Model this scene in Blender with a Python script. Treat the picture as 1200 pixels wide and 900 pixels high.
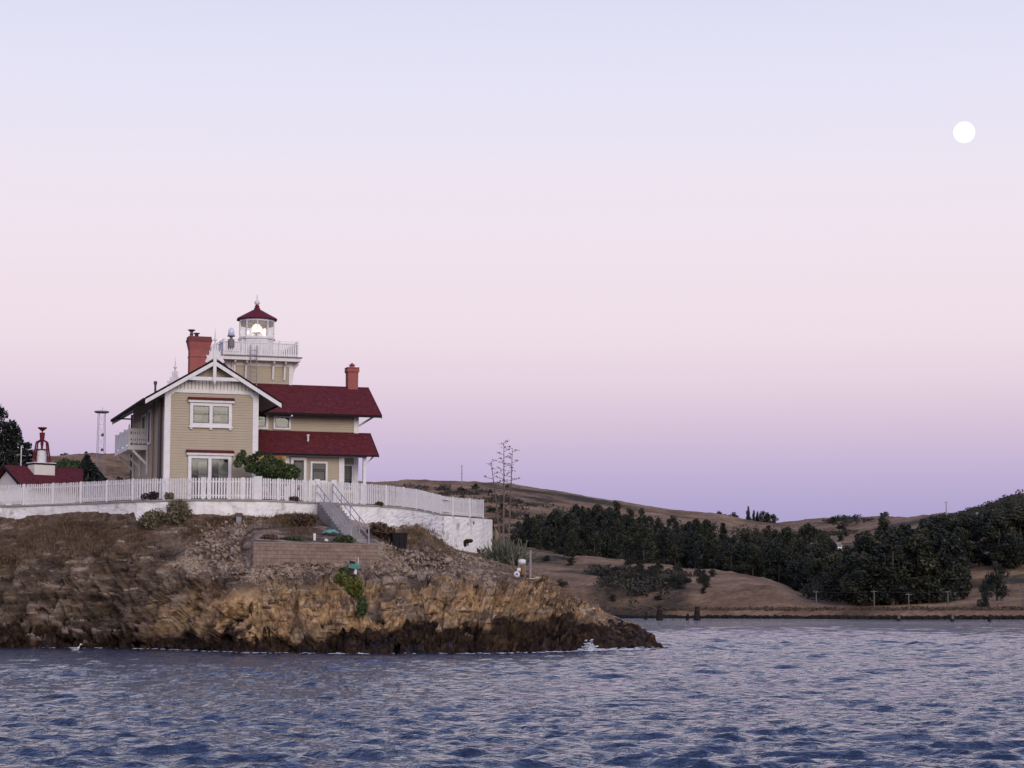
import bpy, math, random
import numpy as np
from mathutils import Vector, Matrix

for o in list(bpy.data.objects): bpy.data.objects.remove(o)
SC = bpy.context.scene
COL = SC.collection
R = math.radians

# ------------------------------------------------------------------ camera, sky, light, exposure
F = 2400.0; CAMZ = 2.15; PITCH = math.atan(265 / F)
cp, sp = math.cos(PITCH), math.sin(PITCH)
cam = bpy.data.cameras.new('camera'); camo = bpy.data.objects.new('camera', cam); COL.objects.link(camo)
camo.location = (0, 0, CAMZ); camo.rotation_euler = (R(90) + PITCH, 0, 0)
cam.sensor_width = 36; cam.lens = 36 * F / 1200; cam.clip_start = 1; cam.clip_end = 30000
SC.camera = camo

def lin(r, g, b):
    f = lambda c: (c / 255 / 12.92) if c / 255 <= .04045 else ((c / 255 + .055) / 1.055) ** 2.4
    return (f(r), f(g), f(b))

world = bpy.data.worlds.new('World'); SC.world = world; world.use_nodes = True
wn, wl = world.node_tree.nodes, world.node_tree.links
wn.clear()
wout = wn.new('ShaderNodeOutputWorld'); wbg = wn.new('ShaderNodeBackground')
wtc = wn.new('ShaderNodeTexCoord'); wsep = wn.new('ShaderNodeSeparateXYZ')
wl.new(wtc.outputs['Generated'], wsep.inputs[0])
ramp = wn.new('ShaderNodeValToRGB'); wl.new(wsep.outputs['Z'], ramp.inputs[0])
SKY = [(0.0, (150, 147, 190)), (.030, (165, 158, 200)), (.048, (177, 166, 206)), (.064, (192, 177, 212)), (.089, (215, 195, 217)),
       (.110, (229, 211, 225)), (.130, (237, 221, 230)), (.170, (241, 227, 237)), (.210, (237, 229, 242)), (.249, (230, 228, 246)),
       (.286, (223, 223, 244)), (.34, (186, 194, 238)), (.45, (148, 163, 220)), (.70, (116, 133, 196)), (1.0, (104, 121, 186))]
cr = ramp.color_ramp
while len(cr.elements) > 1: cr.elements.remove(cr.elements[-1])
for i, (pz, c) in enumerate(SKY):
    e = cr.elements[0] if i == 0 else cr.elements.new(pz)
    e.position = pz; e.color = (*lin(*c), 1)
# the western sky behind the camera still glows after sunset
west = wn.new('ShaderNodeMapRange'); wl.new(wsep.outputs['Y'], west.inputs[0])
west.inputs[1].default_value = 0.3; west.inputs[2].default_value = -1.0
west.inputs[3].default_value = 0.0; west.inputs[4].default_value = 1.0
wmix = wn.new('ShaderNodeMixRGB'); wmix.blend_type = 'ADD'
wl.new(west.outputs[0], wmix.inputs[0]); wl.new(ramp.outputs[0], wmix.inputs[1])
wmix.inputs[2].default_value = (.34, .24, .17, 1)
wl.new(wmix.outputs[0], wbg.inputs[0]); wbg.inputs[1].default_value = 1.0
wl.new(wbg.outputs[0], wout.inputs[0])

sun = bpy.data.lights.new('sun', 'SUN'); suno = bpy.data.objects.new('sun', sun); COL.objects.link(suno)
sun.energy = 1.6; sun.angle = R(35); sun.color = (1.0, .90, .80)
# low afterglow behind the camera, to the right
suno.rotation_euler = Vector((-.45, 1.0, -.42)).to_track_quat('-Z', 'Y').to_euler()

SC.view_settings.view_transform = 'Standard'; SC.view_settings.look = 'None'
SC.view_settings.exposure = 0.0; SC.view_settings.gamma = 1.0; SC.view_settings.use_curve_mapping = False
SC.render.engine = 'CYCLES'

# ------------------------------------------------------------------ measuring helpers: photo pixel + distance -> metres
def ray(px, py):
    v = (450 - py) / F
    return ((px - 600) / F, cp - v * sp, sp + v * cp)
def at(px, py, Y):
    x, y, z = ray(px, py); k = Y / y
    return Vector((x * k, Y, CAMZ + z * k))
def atz(px, py, Z):
    x, y, z = ray(px, py); k = (Z - CAMZ) / z
    return Vector((x * k, y * k, Z))
def xof(px, Y): return (px - 600) / F / cp * Y        # good near the horizon row
def zof(py, Y): return at(600, py, Y).z

# ------------------------------------------------------------------ object helpers
class MB:
    def __init__(s): s.v = []; s.f = []; s.m = []; s.cur = 0
    def add(s, vs, fs):
        b = len(s.v); s.v += [tuple(p) for p in vs]
        for f in fs: s.f.append(tuple(b + i for i in f)); s.m.append(s.cur)
        return s
    def box(s, x0, y0, z0, x1, y1, z1):
        x0, x1 = sorted((x0, x1)); y0, y1 = sorted((y0, y1)); z0, z1 = sorted((z0, z1))
        return s.add([(x0,y0,z0),(x1,y0,z0),(x1,y1,z0),(x0,y1,z0),(x0,y0,z1),(x1,y0,z1),(x1,y1,z1),(x0,y1,z1)],
              [(3,2,1,0),(4,5,6,7),(0,1,5,4),(1,2,6,5),(2,3,7,6),(3,0,4,7)])
    def hexa(s, lo, hi):
        n = len(lo)
        return s.add(list(lo) + list(hi), [tuple(range(n))[::-1], tuple(range(n, 2*n))] + [(i, (i+1) % n, n+(i+1) % n, n+i) for i in range(n)])
    def prism(s, pts, d):
        d = Vector(d); return s.hexa([Vector(p) for p in pts], [Vector(p) + d for p in pts])
    def bar(s, p, q, w, h, up=(0, 0, 1)):
        p, q = Vector(p), Vector(q); t = (q - p).normalized(); a = t.cross(Vector(up))
        if a.length < 1e-4: a = t.cross(Vector((1, 0, 0)))
        a.normalize(); b = a.cross(t); a *= w / 2; b *= h / 2
        return s.hexa([p-a-b, p+a-b, p+a+b, p-a+b], [q-a-b, q+a-b, q+a+b, q-a+b])
    def tube(s, p, q, r0, r1=None, n=8):
        if r1 is None: r1 = r0
        p, q = Vector(p), Vector(q); t = (q - p).normalized()
        a = t.cross(Vector((0, 0, 1)))
        if a.length < 1e-3: a = t.cross(Vector((1, 0, 0)))
        a.normalize(); b = t.cross(a)
        cs = [(math.cos(2*math.pi*i/n), math.sin(2*math.pi*i/n)) for i in range(n)]
        return s.hexa([p + (a*c + b*d) * r0 for c, d in cs], [q + (a*c + b*d) * r1 for c, d in cs])
    def path(s, pts, rads, n=7):
        for i in range(len(pts) - 1): s.tube(pts[i], pts[i+1], rads[i], rads[i+1], n)
        return s
    def lathe(s, prof, c=(0, 0, 0), n=16, ph=0.0):
        vs = []; fs = []
        for r, z in prof:
            for i in range(n):
                a = 2*math.pi*i/n + ph; vs.append((c[0] + r*math.cos(a), c[1] + r*math.sin(a), c[2] + z))
        for k in range(len(prof) - 1):
            for i in range(n):
                j = (i + 1) % n; fs.append((k*n+i, k*n+j, (k+1)*n+j, (k+1)*n+i))
        fs.append(tuple(range(n))[::-1]); fs.append(tuple((len(prof)-1)*n + i for i in range(n)))
        return s.add(vs, fs)
    def ball(s, c, r, sx=1, sy=1, sz=1, n=10):
        k = n // 2 + 1; vs = []; fs = []
        for a in range(k + 1):
            t = math.pi * a / k - math.pi / 2
            for i in range(n):
                p = 2*math.pi*i/n
                rr = max(math.cos(t), .02)
                vs.append((c[0] + r*sx*rr*math.cos(p), c[1] + r*sy*rr*math.sin(p), c[2] + r*sz*math.sin(t)))
        for a in range(k):
            for i in range(n):
                j = (i + 1) % n; fs.append((a*n+i, a*n+j, (a+1)*n+j, (a+1)*n+i))
        fs.append(tuple(range(n))[::-1]); fs.append(tuple(k*n + i for i in range(n)))
        return s.add(vs, fs)
    def build(s, name, mats, parent=None, loc=None, smooth=False):
        me = bpy.data.meshes.new(name); me.from_pydata(s.v, [], s.f)
        if not isinstance(mats, (list, tuple)): mats = [mats]
        for m in mats: me.materials.append(m)
        if len(mats) > 1: me.polygons.foreach_set('material_index', s.m)
        if smooth: me.polygons.foreach_set('use_smooth', [True] * len(s.f))
        me.update()
        o = bpy.data.objects.new(name, me); COL.objects.link(o)
        if parent: o.parent = parent
        if loc is not None: o.location = loc
        return o

def np_obj(name, V, Q, mat, smooth=True, parent=None, midx=None):
    me = bpy.data.meshes.new(name); nv, nf = len(V), len(Q); k = Q.shape[1]
    me.vertices.add(nv); me.vertices.foreach_set('co', np.asarray(V, np.float32).ravel())
    me.loops.add(nf * k); me.loops.foreach_set('vertex_index', np.asarray(Q, np.int32).ravel())
    me.polygons.add(nf); me.polygons.foreach_set('loop_start', np.arange(nf, dtype=np.int32) * k)
    me.polygons.foreach_set('loop_total', np.full(nf, k, np.int32))
    if smooth: me.polygons.foreach_set('use_smooth', np.ones(nf, bool))
    for m in (mat if isinstance(mat, (list, tuple)) else [mat]): me.materials.append(m)
    if midx is not None: me.polygons.foreach_set('material_index', np.asarray(midx, np.int32))
    me.update(calc_edges=True); me.validate()
    o = bpy.data.objects.new(name, me); COL.objects.link(o)
    if parent: o.parent = parent
    return o

def grid_quads(nr, nc):
    i = np.arange(nr - 1)[:, None] * nc + np.arange(nc - 1)[None, :]; i = i.ravel()
    return np.stack([i, i + 1, i + nc + 1, i + nc], 1)

def tag(o, label=None, cat=None, group=None, kind=None):
    if label: o['label'] = label
    if cat: o['category'] = cat
    if group: o['group'] = group
    if kind: o['kind'] = kind
    return o
def thing(name, label, cat, loc=(0, 0, 0), rz=0, group=None):
    o = bpy.data.objects.new(name, None); COL.objects.link(o); o.empty_display_size = .2
    o.location = loc; o.rotation_euler = (0, 0, rz); return tag(o, label, cat, group)
def dup(o, loc, rz=None, sc=None, label=None, parent=None):
    c = o.copy(); COL.objects.link(c)
    if parent is not None: c.parent = parent
    else:
        c.location = loc
        if rz is not None: c.rotation_euler = (0, 0, rz)
        if sc is not None: c.scale = (sc, sc, sc) if not isinstance(sc, tuple) else sc
    if label: c['label'] = label
    for ch in list(o.children): dup(ch, None, parent=c)
    return c

# vectorised gradient-free value noise
_rs = np.random.RandomState(7); _T = _rs.rand(65536).astype(np.float64) * 2 - 1
def vnoise(x, y, z=0.0, seed=0):
    x, y, z = np.broadcast_arrays(np.asarray(x, float), np.asarray(y, float), np.asarray(z, float))
    xi, yi, zi = np.floor(x).astype(np.int64), np.floor(y).astype(np.int64), np.floor(z).astype(np.int64)
    fx, fy, fz = x - xi, y - yi, z - zi
    fx, fy, fz = [t*t*t*(t*(t*6-15)+10) for t in (fx, fy, fz)]
    def h(a, b, c):
        n = (a * 73856093) ^ (b * 19349663) ^ (c * 83492791) ^ (seed * 2654435761)
        n = (n ^ (n >> 13)) * 1274126177
        return _T[(n ^ (n >> 16)) & 65535]
    L = lambda a, b, t: a + (b - a) * t
    return L(L(L(h(xi,yi,zi), h(xi+1,yi,zi), fx), L(h(xi,yi+1,zi), h(xi+1,yi+1,zi), fx), fy),
             L(L(h(xi,yi,zi+1), h(xi+1,yi,zi+1), fx), L(h(xi,yi+1,zi+1), h(xi+1,yi+1,zi+1), fx), fy), fz)
def fbm(x, y, z=0.0, oct=5, seed=0, ridged=False):
    s = 0; a = 1; t = 0
    for k in range(oct):
        n = vnoise(x, y, z, seed + k)
        if ridged: n = 1 - 2 * np.abs(n)
        s = s + a * n; t += a; a *= .5; x = x * 2.03; y = y * 2.03; z = np.asarray(z) * 2.03
    return s / t

# ------------------------------------------------------------------ materials
def mat(name, c, rough=.7, c2=None, scale=3.0, amt=.5, bump=0.0, bscale=20.0, spec=.5, metal=0.0, detail=6, stretch=None):
    m = bpy.data.materials.new(name); m.use_nodes = True
    n, l = m.node_tree.nodes, m.node_tree.links; b = n['Principled BSDF']
    b.inputs['Base Color'].default_value = (*c, 1); b.inputs['Roughness'].default_value = rough
    b.inputs['Specular IOR Level'].default_value = spec; b.inputs['Metallic'].default_value = metal
    tc = n.new('ShaderNodeTexCoord'); src = tc.outputs['Object']
    if stretch:
        mp = n.new('ShaderNodeMapping'); mp.inputs['Scale'].default_value = stretch; l.new(src, mp.inputs[0]); src = mp.outputs[0]
    if c2 is not None:
        t = n.new('ShaderNodeTexNoise'); t.inputs['Scale'].default_value = scale; t.inputs['Detail'].default_value = detail
        l.new(src, t.inputs['Vector'])
        rp = n.new('ShaderNodeValToRGB'); rp.color_ramp.elements[0].position = .5 - amt/2; rp.color_ramp.elements[1].position = .5 + amt/2
        rp.color_ramp.elements[0].color = (*c, 1); rp.color_ramp.elements[1].color = (*c2, 1)
        l.new(t.outputs[0], rp.inputs[0]); l.new(rp.outputs[0], b.inputs['Base Color'])
    if bump:
        t2 = n.new('ShaderNodeTexNoise'); t2.inputs['Scale'].default_value = bscale; t2.inputs['Detail'].default_value = 6
        l.new(src, t2.inputs['Vector'])
        bp = n.new('ShaderNodeBump'); bp.inputs['Strength'].default_value = bump; bp.inputs['Distance'].default_value = .05
        l.new(t2.outputs[0], bp.inputs['Height']); l.new(bp.outputs[0], b.inputs['Normal'])
    return m
def emit(name, c, s):
    m = bpy.data.materials.new(name); m.use_nodes = True; n, l = m.node_tree.nodes, m.node_tree.links
    n.clear(); o = n.new('ShaderNodeOutputMaterial'); e = n.new('ShaderNodeEmission')
    e.inputs[0].default_value = (*c, 1); e.inputs[1].default_value = s; l.new(e.outputs[0], o.inputs[0]); return m
def glass(name, tint=(1, 1, 1), refl=.12):
    m = bpy.data.materials.new(name); m.use_nodes = True; n, l = m.node_tree.nodes, m.node_tree.links
    n.clear(); o = n.new('ShaderNodeOutputMaterial'); mx = n.new('ShaderNodeMixShader')
    t = n.new('ShaderNodeBsdfTransparent'); t.inputs[0].default_value = (*tint, 1)
    g = n.new('ShaderNodeBsdfGlossy'); g.inputs['Roughness'].default_value = .03
    mx.inputs[0].default_value = refl
    l.new(t.outputs[0], mx.inputs[1]); l.new(g.outputs[0], mx.inputs[2]); l.new(mx.outputs[0], o.inputs[0]); return m

M = {}
M['white'] = mat('white_paint', (.74, .73, .74), .55, (.60, .58, .58), 4.0, .5, .05, 30)
M['cream'] = mat('cream_paint', (.72, .69, .63), .6, (.63, .60, .54), 3.0, .6, .05, 30)
M['tan'] = mat('tan_clapboard', (.405, .345, .255), .65, (.36, .305, .222), 1.4, .6, .08, 40)
M['tan_side'] = M['tan']
M['grey_trim'] = mat('grey_paint', (.16, .15, .15), .6)
M['red_brick'] = mat('painted_red_brick', (.33, .090, .080), .75, (.25, .068, .062), 5, .5, .5, 14)
M['red_dark'] = mat('dark_red_paint', (.14, .016, .026), .6, (.10, .013, .020), 6, .6, spec=.2)
M['soot'] = mat('soot_stained_brick', (.10, .035, .04), .85, (.20, .05, .05), 7, .4, .5, 14)
M['dark_metal'] = mat('dark_metal', (.05, .045, .045), .5, (.09, .06, .05), 8, .5)
M['interior'] = mat('painted_dim_room', (.030, .025, .018), .9, (.07, .055, .035), 1.5, .5)
M['blind'] = mat('window_blind', (.40, .36, .30), .8, (.32, .28, .23), 2, .5)
M['curtain'] = mat('pale_curtain', (.62, .58, .52), .8, (.52, .48, .43), 2, .5)
M['sash'] = mat('dark_sash', (.06, .055, .06), .5)
M['pane'] = glass('window_glass', (.66, .69, .67), .04)
M['lantern_glass'] = glass('lantern_glass', (.97, .98, .98), .10)
M['pipe'] = mat('galvanised_pipe', (.30, .315, .375), .5, (.36, .37, .42), 5, .5)
M['gutter'] = mat('dark_gutter', (.016, .013, .015), .8, spec=.1)
M['wood_soffit'] = mat('soffit_boards', (.30, .27, .24), .8, (.22, .2, .18), 3, .5)
M['concrete'] = mat('weathered_concrete', (.36, .34, .33), .9, (.24, .225, .22), 1.2, .5, .4, 9)
M['paving'] = mat('terrace_paving', (.36, .33, .30), .9, (.27, .25, .22), .9, .5, .3, 7)
M['black_plastic'] = mat('black_plastic', (.010, .010, .012), .7, (.016, .016, .019), 6, .5, spec=.15)
M['rust'] = mat('ochre_painted_pipe', (.26, .16, .08), .6)
M['teal'] = mat('teal_canvas', (.12, .36, .30), .7, (.09, .28, .24), 5, .5)
M['grey_post'] = mat('weathered_grey_timber', (.30, .28, .29), .85, (.20, .185, .19), 3, .5, .4, 12)
M['beacon_lens'] = mat('pale_beacon_lens', (.55, .62, .80), .15, (.62, .68, .82), 6, .5)

def roof_mat():
    m = bpy.data.materials.new('red_shingle_roof'); m.use_nodes = True; n, l = m.node_tree.nodes, m.node_tree.links
    b = n['Principled BSDF']; b.inputs['Roughness'].default_value = .8; b.inputs['Specular IOR Level'].default_value = .3
    tc = n.new('ShaderNodeTexCoord')
    br = n.new('ShaderNodeTexBrick'); br.inputs['Scale'].default_value = 1.0
    br.inputs['Brick Width'].default_value = .30; br.inputs['Row Height'].default_value = .17; br.inputs['Mortar Size'].default_value = .006; br.inputs['Mortar Smooth'].default_value = 1.0
    br.inputs['Color1'].default_value = (.124, .025, .030, 1); br.inputs['Color2'].default_value = (.106, .022, .027, 1); br.inputs['Mortar'].default_value = (.075, .013, .020, 1)
    # shingle courses run level: use (u+v, height)
    sx = n.new('ShaderNodeSeparateXYZ'); l.new(tc.outputs['Object'], sx.inputs[0])
    ad = n.new('ShaderNodeMath'); ad.operation = 'ADD'; l.new(sx.outputs[0], ad.inputs[0]); l.new(sx.outputs[1], ad.inputs[1])
    cb = n.new('ShaderNodeCombineXYZ'); l.new(ad.outputs[0], cb.inputs[0]); l.new(sx.outputs[2], cb.inputs[1])
    l.new(cb.outputs[0], br.inputs['Vector'])
    ns = n.new('ShaderNodeTexNoise'); ns.inputs['Scale'].default_value = 3.5; ns.inputs['Detail'].default_value = 12; ns.inputs['Roughness'].default_value = .75; l.new(tc.outputs['Object'], ns.inputs['Vector'])
    rp = n.new('ShaderNodeValToRGB'); rp.color_ramp.elements[0].position = .35; rp.color_ramp.elements[1].position = .75
    rp.color_ramp.elements[0].color = (.62, .60, .62, 1); rp.color_ramp.elements[1].color = (1.5, 1.45, 1.4, 1)
    l.new(ns.outputs[0], rp.inputs[0])
    mx = n.new('ShaderNodeMixRGB'); mx.blend_type = 'MULTIPLY'; mx.inputs[0].default_value = 1
    l.new(br.outputs[0], mx.inputs[1]); l.new(rp.outputs[0], mx.inputs[2])
    # scattered pale lichen specks
    n3 = n.new('ShaderNodeTexNoise'); n3.inputs['Scale'].default_value = 5.5; n3.inputs['Detail'].default_value = 3; l.new(tc.outputs['Object'], n3.inputs['Vector'])
    r3 = n.new('ShaderNodeValToRGB'); r3.color_ramp.elements[0].position = .70; r3.color_ramp.elements[1].position = .76; l.new(n3.outputs[0], r3.inputs[0])
    m3 = n.new('ShaderNodeMixRGB'); l.new(r3.outputs[0], m3.inputs[0]); l.new(mx.outputs[0], m3.inputs[1]); m3.inputs[2].default_value = (.30, .16, .16, 1)
    l.new(m3.outputs[0], b.inputs['Base Color'])
    bp = n.new('ShaderNodeBump'); bp.inputs['Strength'].default_value = .5; bp.inputs['Distance'].default_value = .02
    l.new(br.outputs['Fac'], bp.inputs['Height']); bp.invert = True; l.new(bp.outputs[0], b.inputs['Normal'])
    return m
M['roof'] = roof_mat(); M['roof'].node_tree.nodes['Principled BSDF'].inputs['Specular IOR Level'].default_value = .15

def whitewash_mat():
    m = bpy.data.materials.new('whitewashed_masonry'); m.use_nodes = True; n, l = m.node_tree.nodes, m.node_tree.links
    b = n['Principled BSDF']; b.inputs['Roughness'].default_value = .85; tc = n.new('ShaderNodeTexCoord')
    ns = n.new('ShaderNodeTexNoise'); ns.inputs['Scale'].default_value = .9; ns.inputs['Detail'].default_value = 9; l.new(tc.outputs['Object'], ns.inputs['Vector'])
    rp = n.new('ShaderNodeValToRGB'); e = rp.color_ramp.elements
    e[0].position = .30; e[0].color = (.42, .38, .34, 1); e[1].position = .44; e[1].color = (.80, .785, .775, 1)
    l.new(ns.outputs[0], rp.inputs[0])
    n2 = n.new('ShaderNodeTexNoise'); n2.inputs['Scale'].default_value = 6; n2.inputs['Detail'].default_value = 6; l.new(tc.outputs['Object'], n2.inputs['Vector'])
    r2 = n.new('ShaderNodeValToRGB'); r2.color_ramp.elements[0].position = .22; r2.color_ramp.elements[0].color = (.25, .2, .17, 1)
    r2.color_ramp.elements[1].position = .36; r2.color_ramp.elements[1].color = (1, 1, 1, 1); l.new(n2.outputs[0], r2.inputs[0])
    mx = n.new('ShaderNodeMixRGB'); mx.blend_type = 'MULTIPLY'; mx.inputs[0].default_value = .8; l.new(rp.outputs[0], mx.inputs[1]); l.new(r2.outputs[0], mx.inputs[2])
    mp = n.new('ShaderNodeMapping'); mp.inputs['Scale'].default_value = (1.6, 1.6, .16); l.new(tc.outputs['Object'], mp.inputs[0])     # rain streaks
    n4 = n.new('ShaderNodeTexNoise'); n4.inputs['Scale'].default_value = 1.6; n4.inputs['Detail'].default_value = 7; l.new(mp.outputs[0], n4.inputs['Vector'])
    r4 = n.new('ShaderNodeValToRGB'); r4.color_ramp.elements[0].position = .34; r4.color_ramp.elements[0].color = (.88, .86, .83, 1); r4.color_ramp.elements[1].position = .46; r4.color_ramp.elements[1].color = (1, 1, 1, 1); l.new(n4.outputs[0], r4.inputs[0])
    m4 = n.new('ShaderNodeMixRGB'); m4.blend_type = 'MULTIPLY'; m4.inputs[0].default_value = 1; l.new(mx.outputs[0], m4.inputs[1]); l.new(r4.outputs[0], m4.inputs[2])
    l.new(m4.outputs[0], b.inputs['Base Color'])
    bp = n.new('ShaderNodeBump'); bp.inputs['Strength'].default_value = .6; bp.inputs['Distance'].default_value = .08
    l.new(n2.outputs[0], bp.inputs['Height']); l.new(bp.outputs[0], b.inputs['Normal'])
    return m
M['whitewash'] = whitewash_mat()

def block_mat():
    m = bpy.data.materials.new('tan_concrete_blocks'); m.use_nodes = True; n, l = m.node_tree.nodes, m.node_tree.links
    b = n['Principled BSDF']; b.inputs['Roughness'].default_value = .9; tc = n.new('ShaderNodeTexCoord')
    sx = n.new('ShaderNodeSeparateXYZ'); l.new(tc.outputs['Object'], sx.inputs[0]); cb = n.new('ShaderNodeCombineXYZ')
    l.new(sx.outputs[0], cb.inputs[0]); l.new(sx.outputs[2], cb.inputs[1])
    br = n.new('ShaderNodeTexBrick'); br.inputs['Scale'].default_value = 1; br.inputs['Brick Width'].default_value = .42; br.inputs['Row Height'].default_value = .21; br.inputs['Mortar Size'].default_value = .012
    br.inputs['Color1'].default_value = (.245, .185, .150, 1); br.inputs['Color2'].default_value = (.215, .160, .130, 1); br.inputs['Mortar'].default_value = (.15, .112, .092, 1)
    l.new(cb.outputs[0], br.inputs['Vector'])
    ns = n.new('ShaderNodeTexNoise'); ns.inputs['Scale'].default_value = 2.2; ns.inputs['Detail'].default_value = 8; l.new(tc.outputs['Object'], ns.inputs['Vector'])
    rp = n.new('ShaderNodeValToRGB'); rp.color_ramp.elements[0].position = .3; rp.color_ramp.elements[0].color = (.7, .68, .66, 1); rp.color_ramp.elements[1].position = .7; rp.color_ramp.elements[1].color = (1.25, 1.2, 1.15, 1)
    l.new(ns.outputs[0], rp.inputs[0]); mx = n.new('ShaderNodeMixRGB'); mx.blend_type = 'MULTIPLY'; mx.inputs[0].default_value = 1
    l.new(br.outputs[0], mx.inputs[1]); l.new(rp.outputs[0], mx.inputs[2]); l.new(mx.outputs[0], b.inputs['Base Color'])
    bp = n.new('ShaderNodeBump'); bp.inputs['Strength'].default_value = .7; bp.inputs['Distance'].default_value = .03; bp.invert = True
    l.new(br.outputs['Fac'], bp.inputs['Height']); l.new(bp.outputs[0], b.inputs['Normal']); return m
M['blocks'] = block_mat()

def leafmat(name, a, b_, scale=1.5, vary=False):
    m = mat(name, a, .6, b_, scale, .4, spec=.3)
    if vary:        # every tree of a wood has its own tint
        n, l = m.node_tree.nodes, m.node_tree.links; b = n['Principled BSDF']; src = b.inputs['Base Color'].links[0].from_socket
        oi = n.new('ShaderNodeObjectInfo'); rp = n.new('ShaderNodeValToRGB'); e = rp.color_ramp.elements; e.new(.5)
        for k, c in enumerate([(.65, .75, .85, 1), (1.1, 1.1, .95, 1), (1.7, 1.5, 1.1, 1)]): e[k].color = c; e[k].position = k * .5
        l.new(oi.outputs['Random'], rp.inputs[0]); mx = n.new('ShaderNodeMixRGB'); mx.blend_type = 'MULTIPLY'; mx.inputs[0].default_value = 1
        l.new(src, mx.inputs[1]); l.new(rp.outputs[0], mx.inputs[2]); l.new(mx.outputs[0], b.inputs['Base Color'])
    return m
M['leaf_dark'] = leafmat('dark_evergreen_leaf', (.011, .016, .014), (.028, .033, .023), .35, True)
M['leaf_euc'] = leafmat('grey_green_leaf', (.014, .020, .018), (.034, .038, .027), .25, True)
M['leaf_garden'] = leafmat('garden_leaf', (.028, .05, .018), (.075, .105, .035), 3)
M['leaf_olive'] = leafmat('olive_bush_leaf', (.09, .078, .045), (.20, .17, .11), 4)
M['leaf_bright'] = leafmat('ice_plant_leaf', (.055, .075, .016), (.15, .15, .03), 3)
M['leaf_dry'] = leafmat('dry_grass_blade', (.19, .125, .07), (.075, .048, .03), .5)
M['leaf_brown'] = leafmat('dead_brown_foliage', (.055, .036, .026), (.13, .08, .05), 2)
M['leaf_agave'] = leafmat('agave_leaf', (.06, .07, .05), (.17, .185, .135), 3)
M['leaf_scrub'] = leafmat('chaparral_leaf', (.024, .024, .018), (.055, .048, .033), .2)
M['bark'] = mat('dark_bark', (.07, .055, .045), .9, (.12, .095, .075), 4, .5, .4, 12)
M['bark_pale'] = mat('far_bark', (.060, .050, .044), .9, (.035, .03, .027), 1, .5)
M['pile'] = mat('tarred_timber', (.012, .010, .009), .9, (.035, .028, .024), 2, .5, spec=.1)
M['worn_pile'] = mat('worn_pile_timber', (.16, .14, .135), .9, (.08, .07, .065), 2, .5)
M['foam'] = mat('sea_foam', (.72, .74, .78), .6, (.5, .53, .6), 3, .5)

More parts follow.
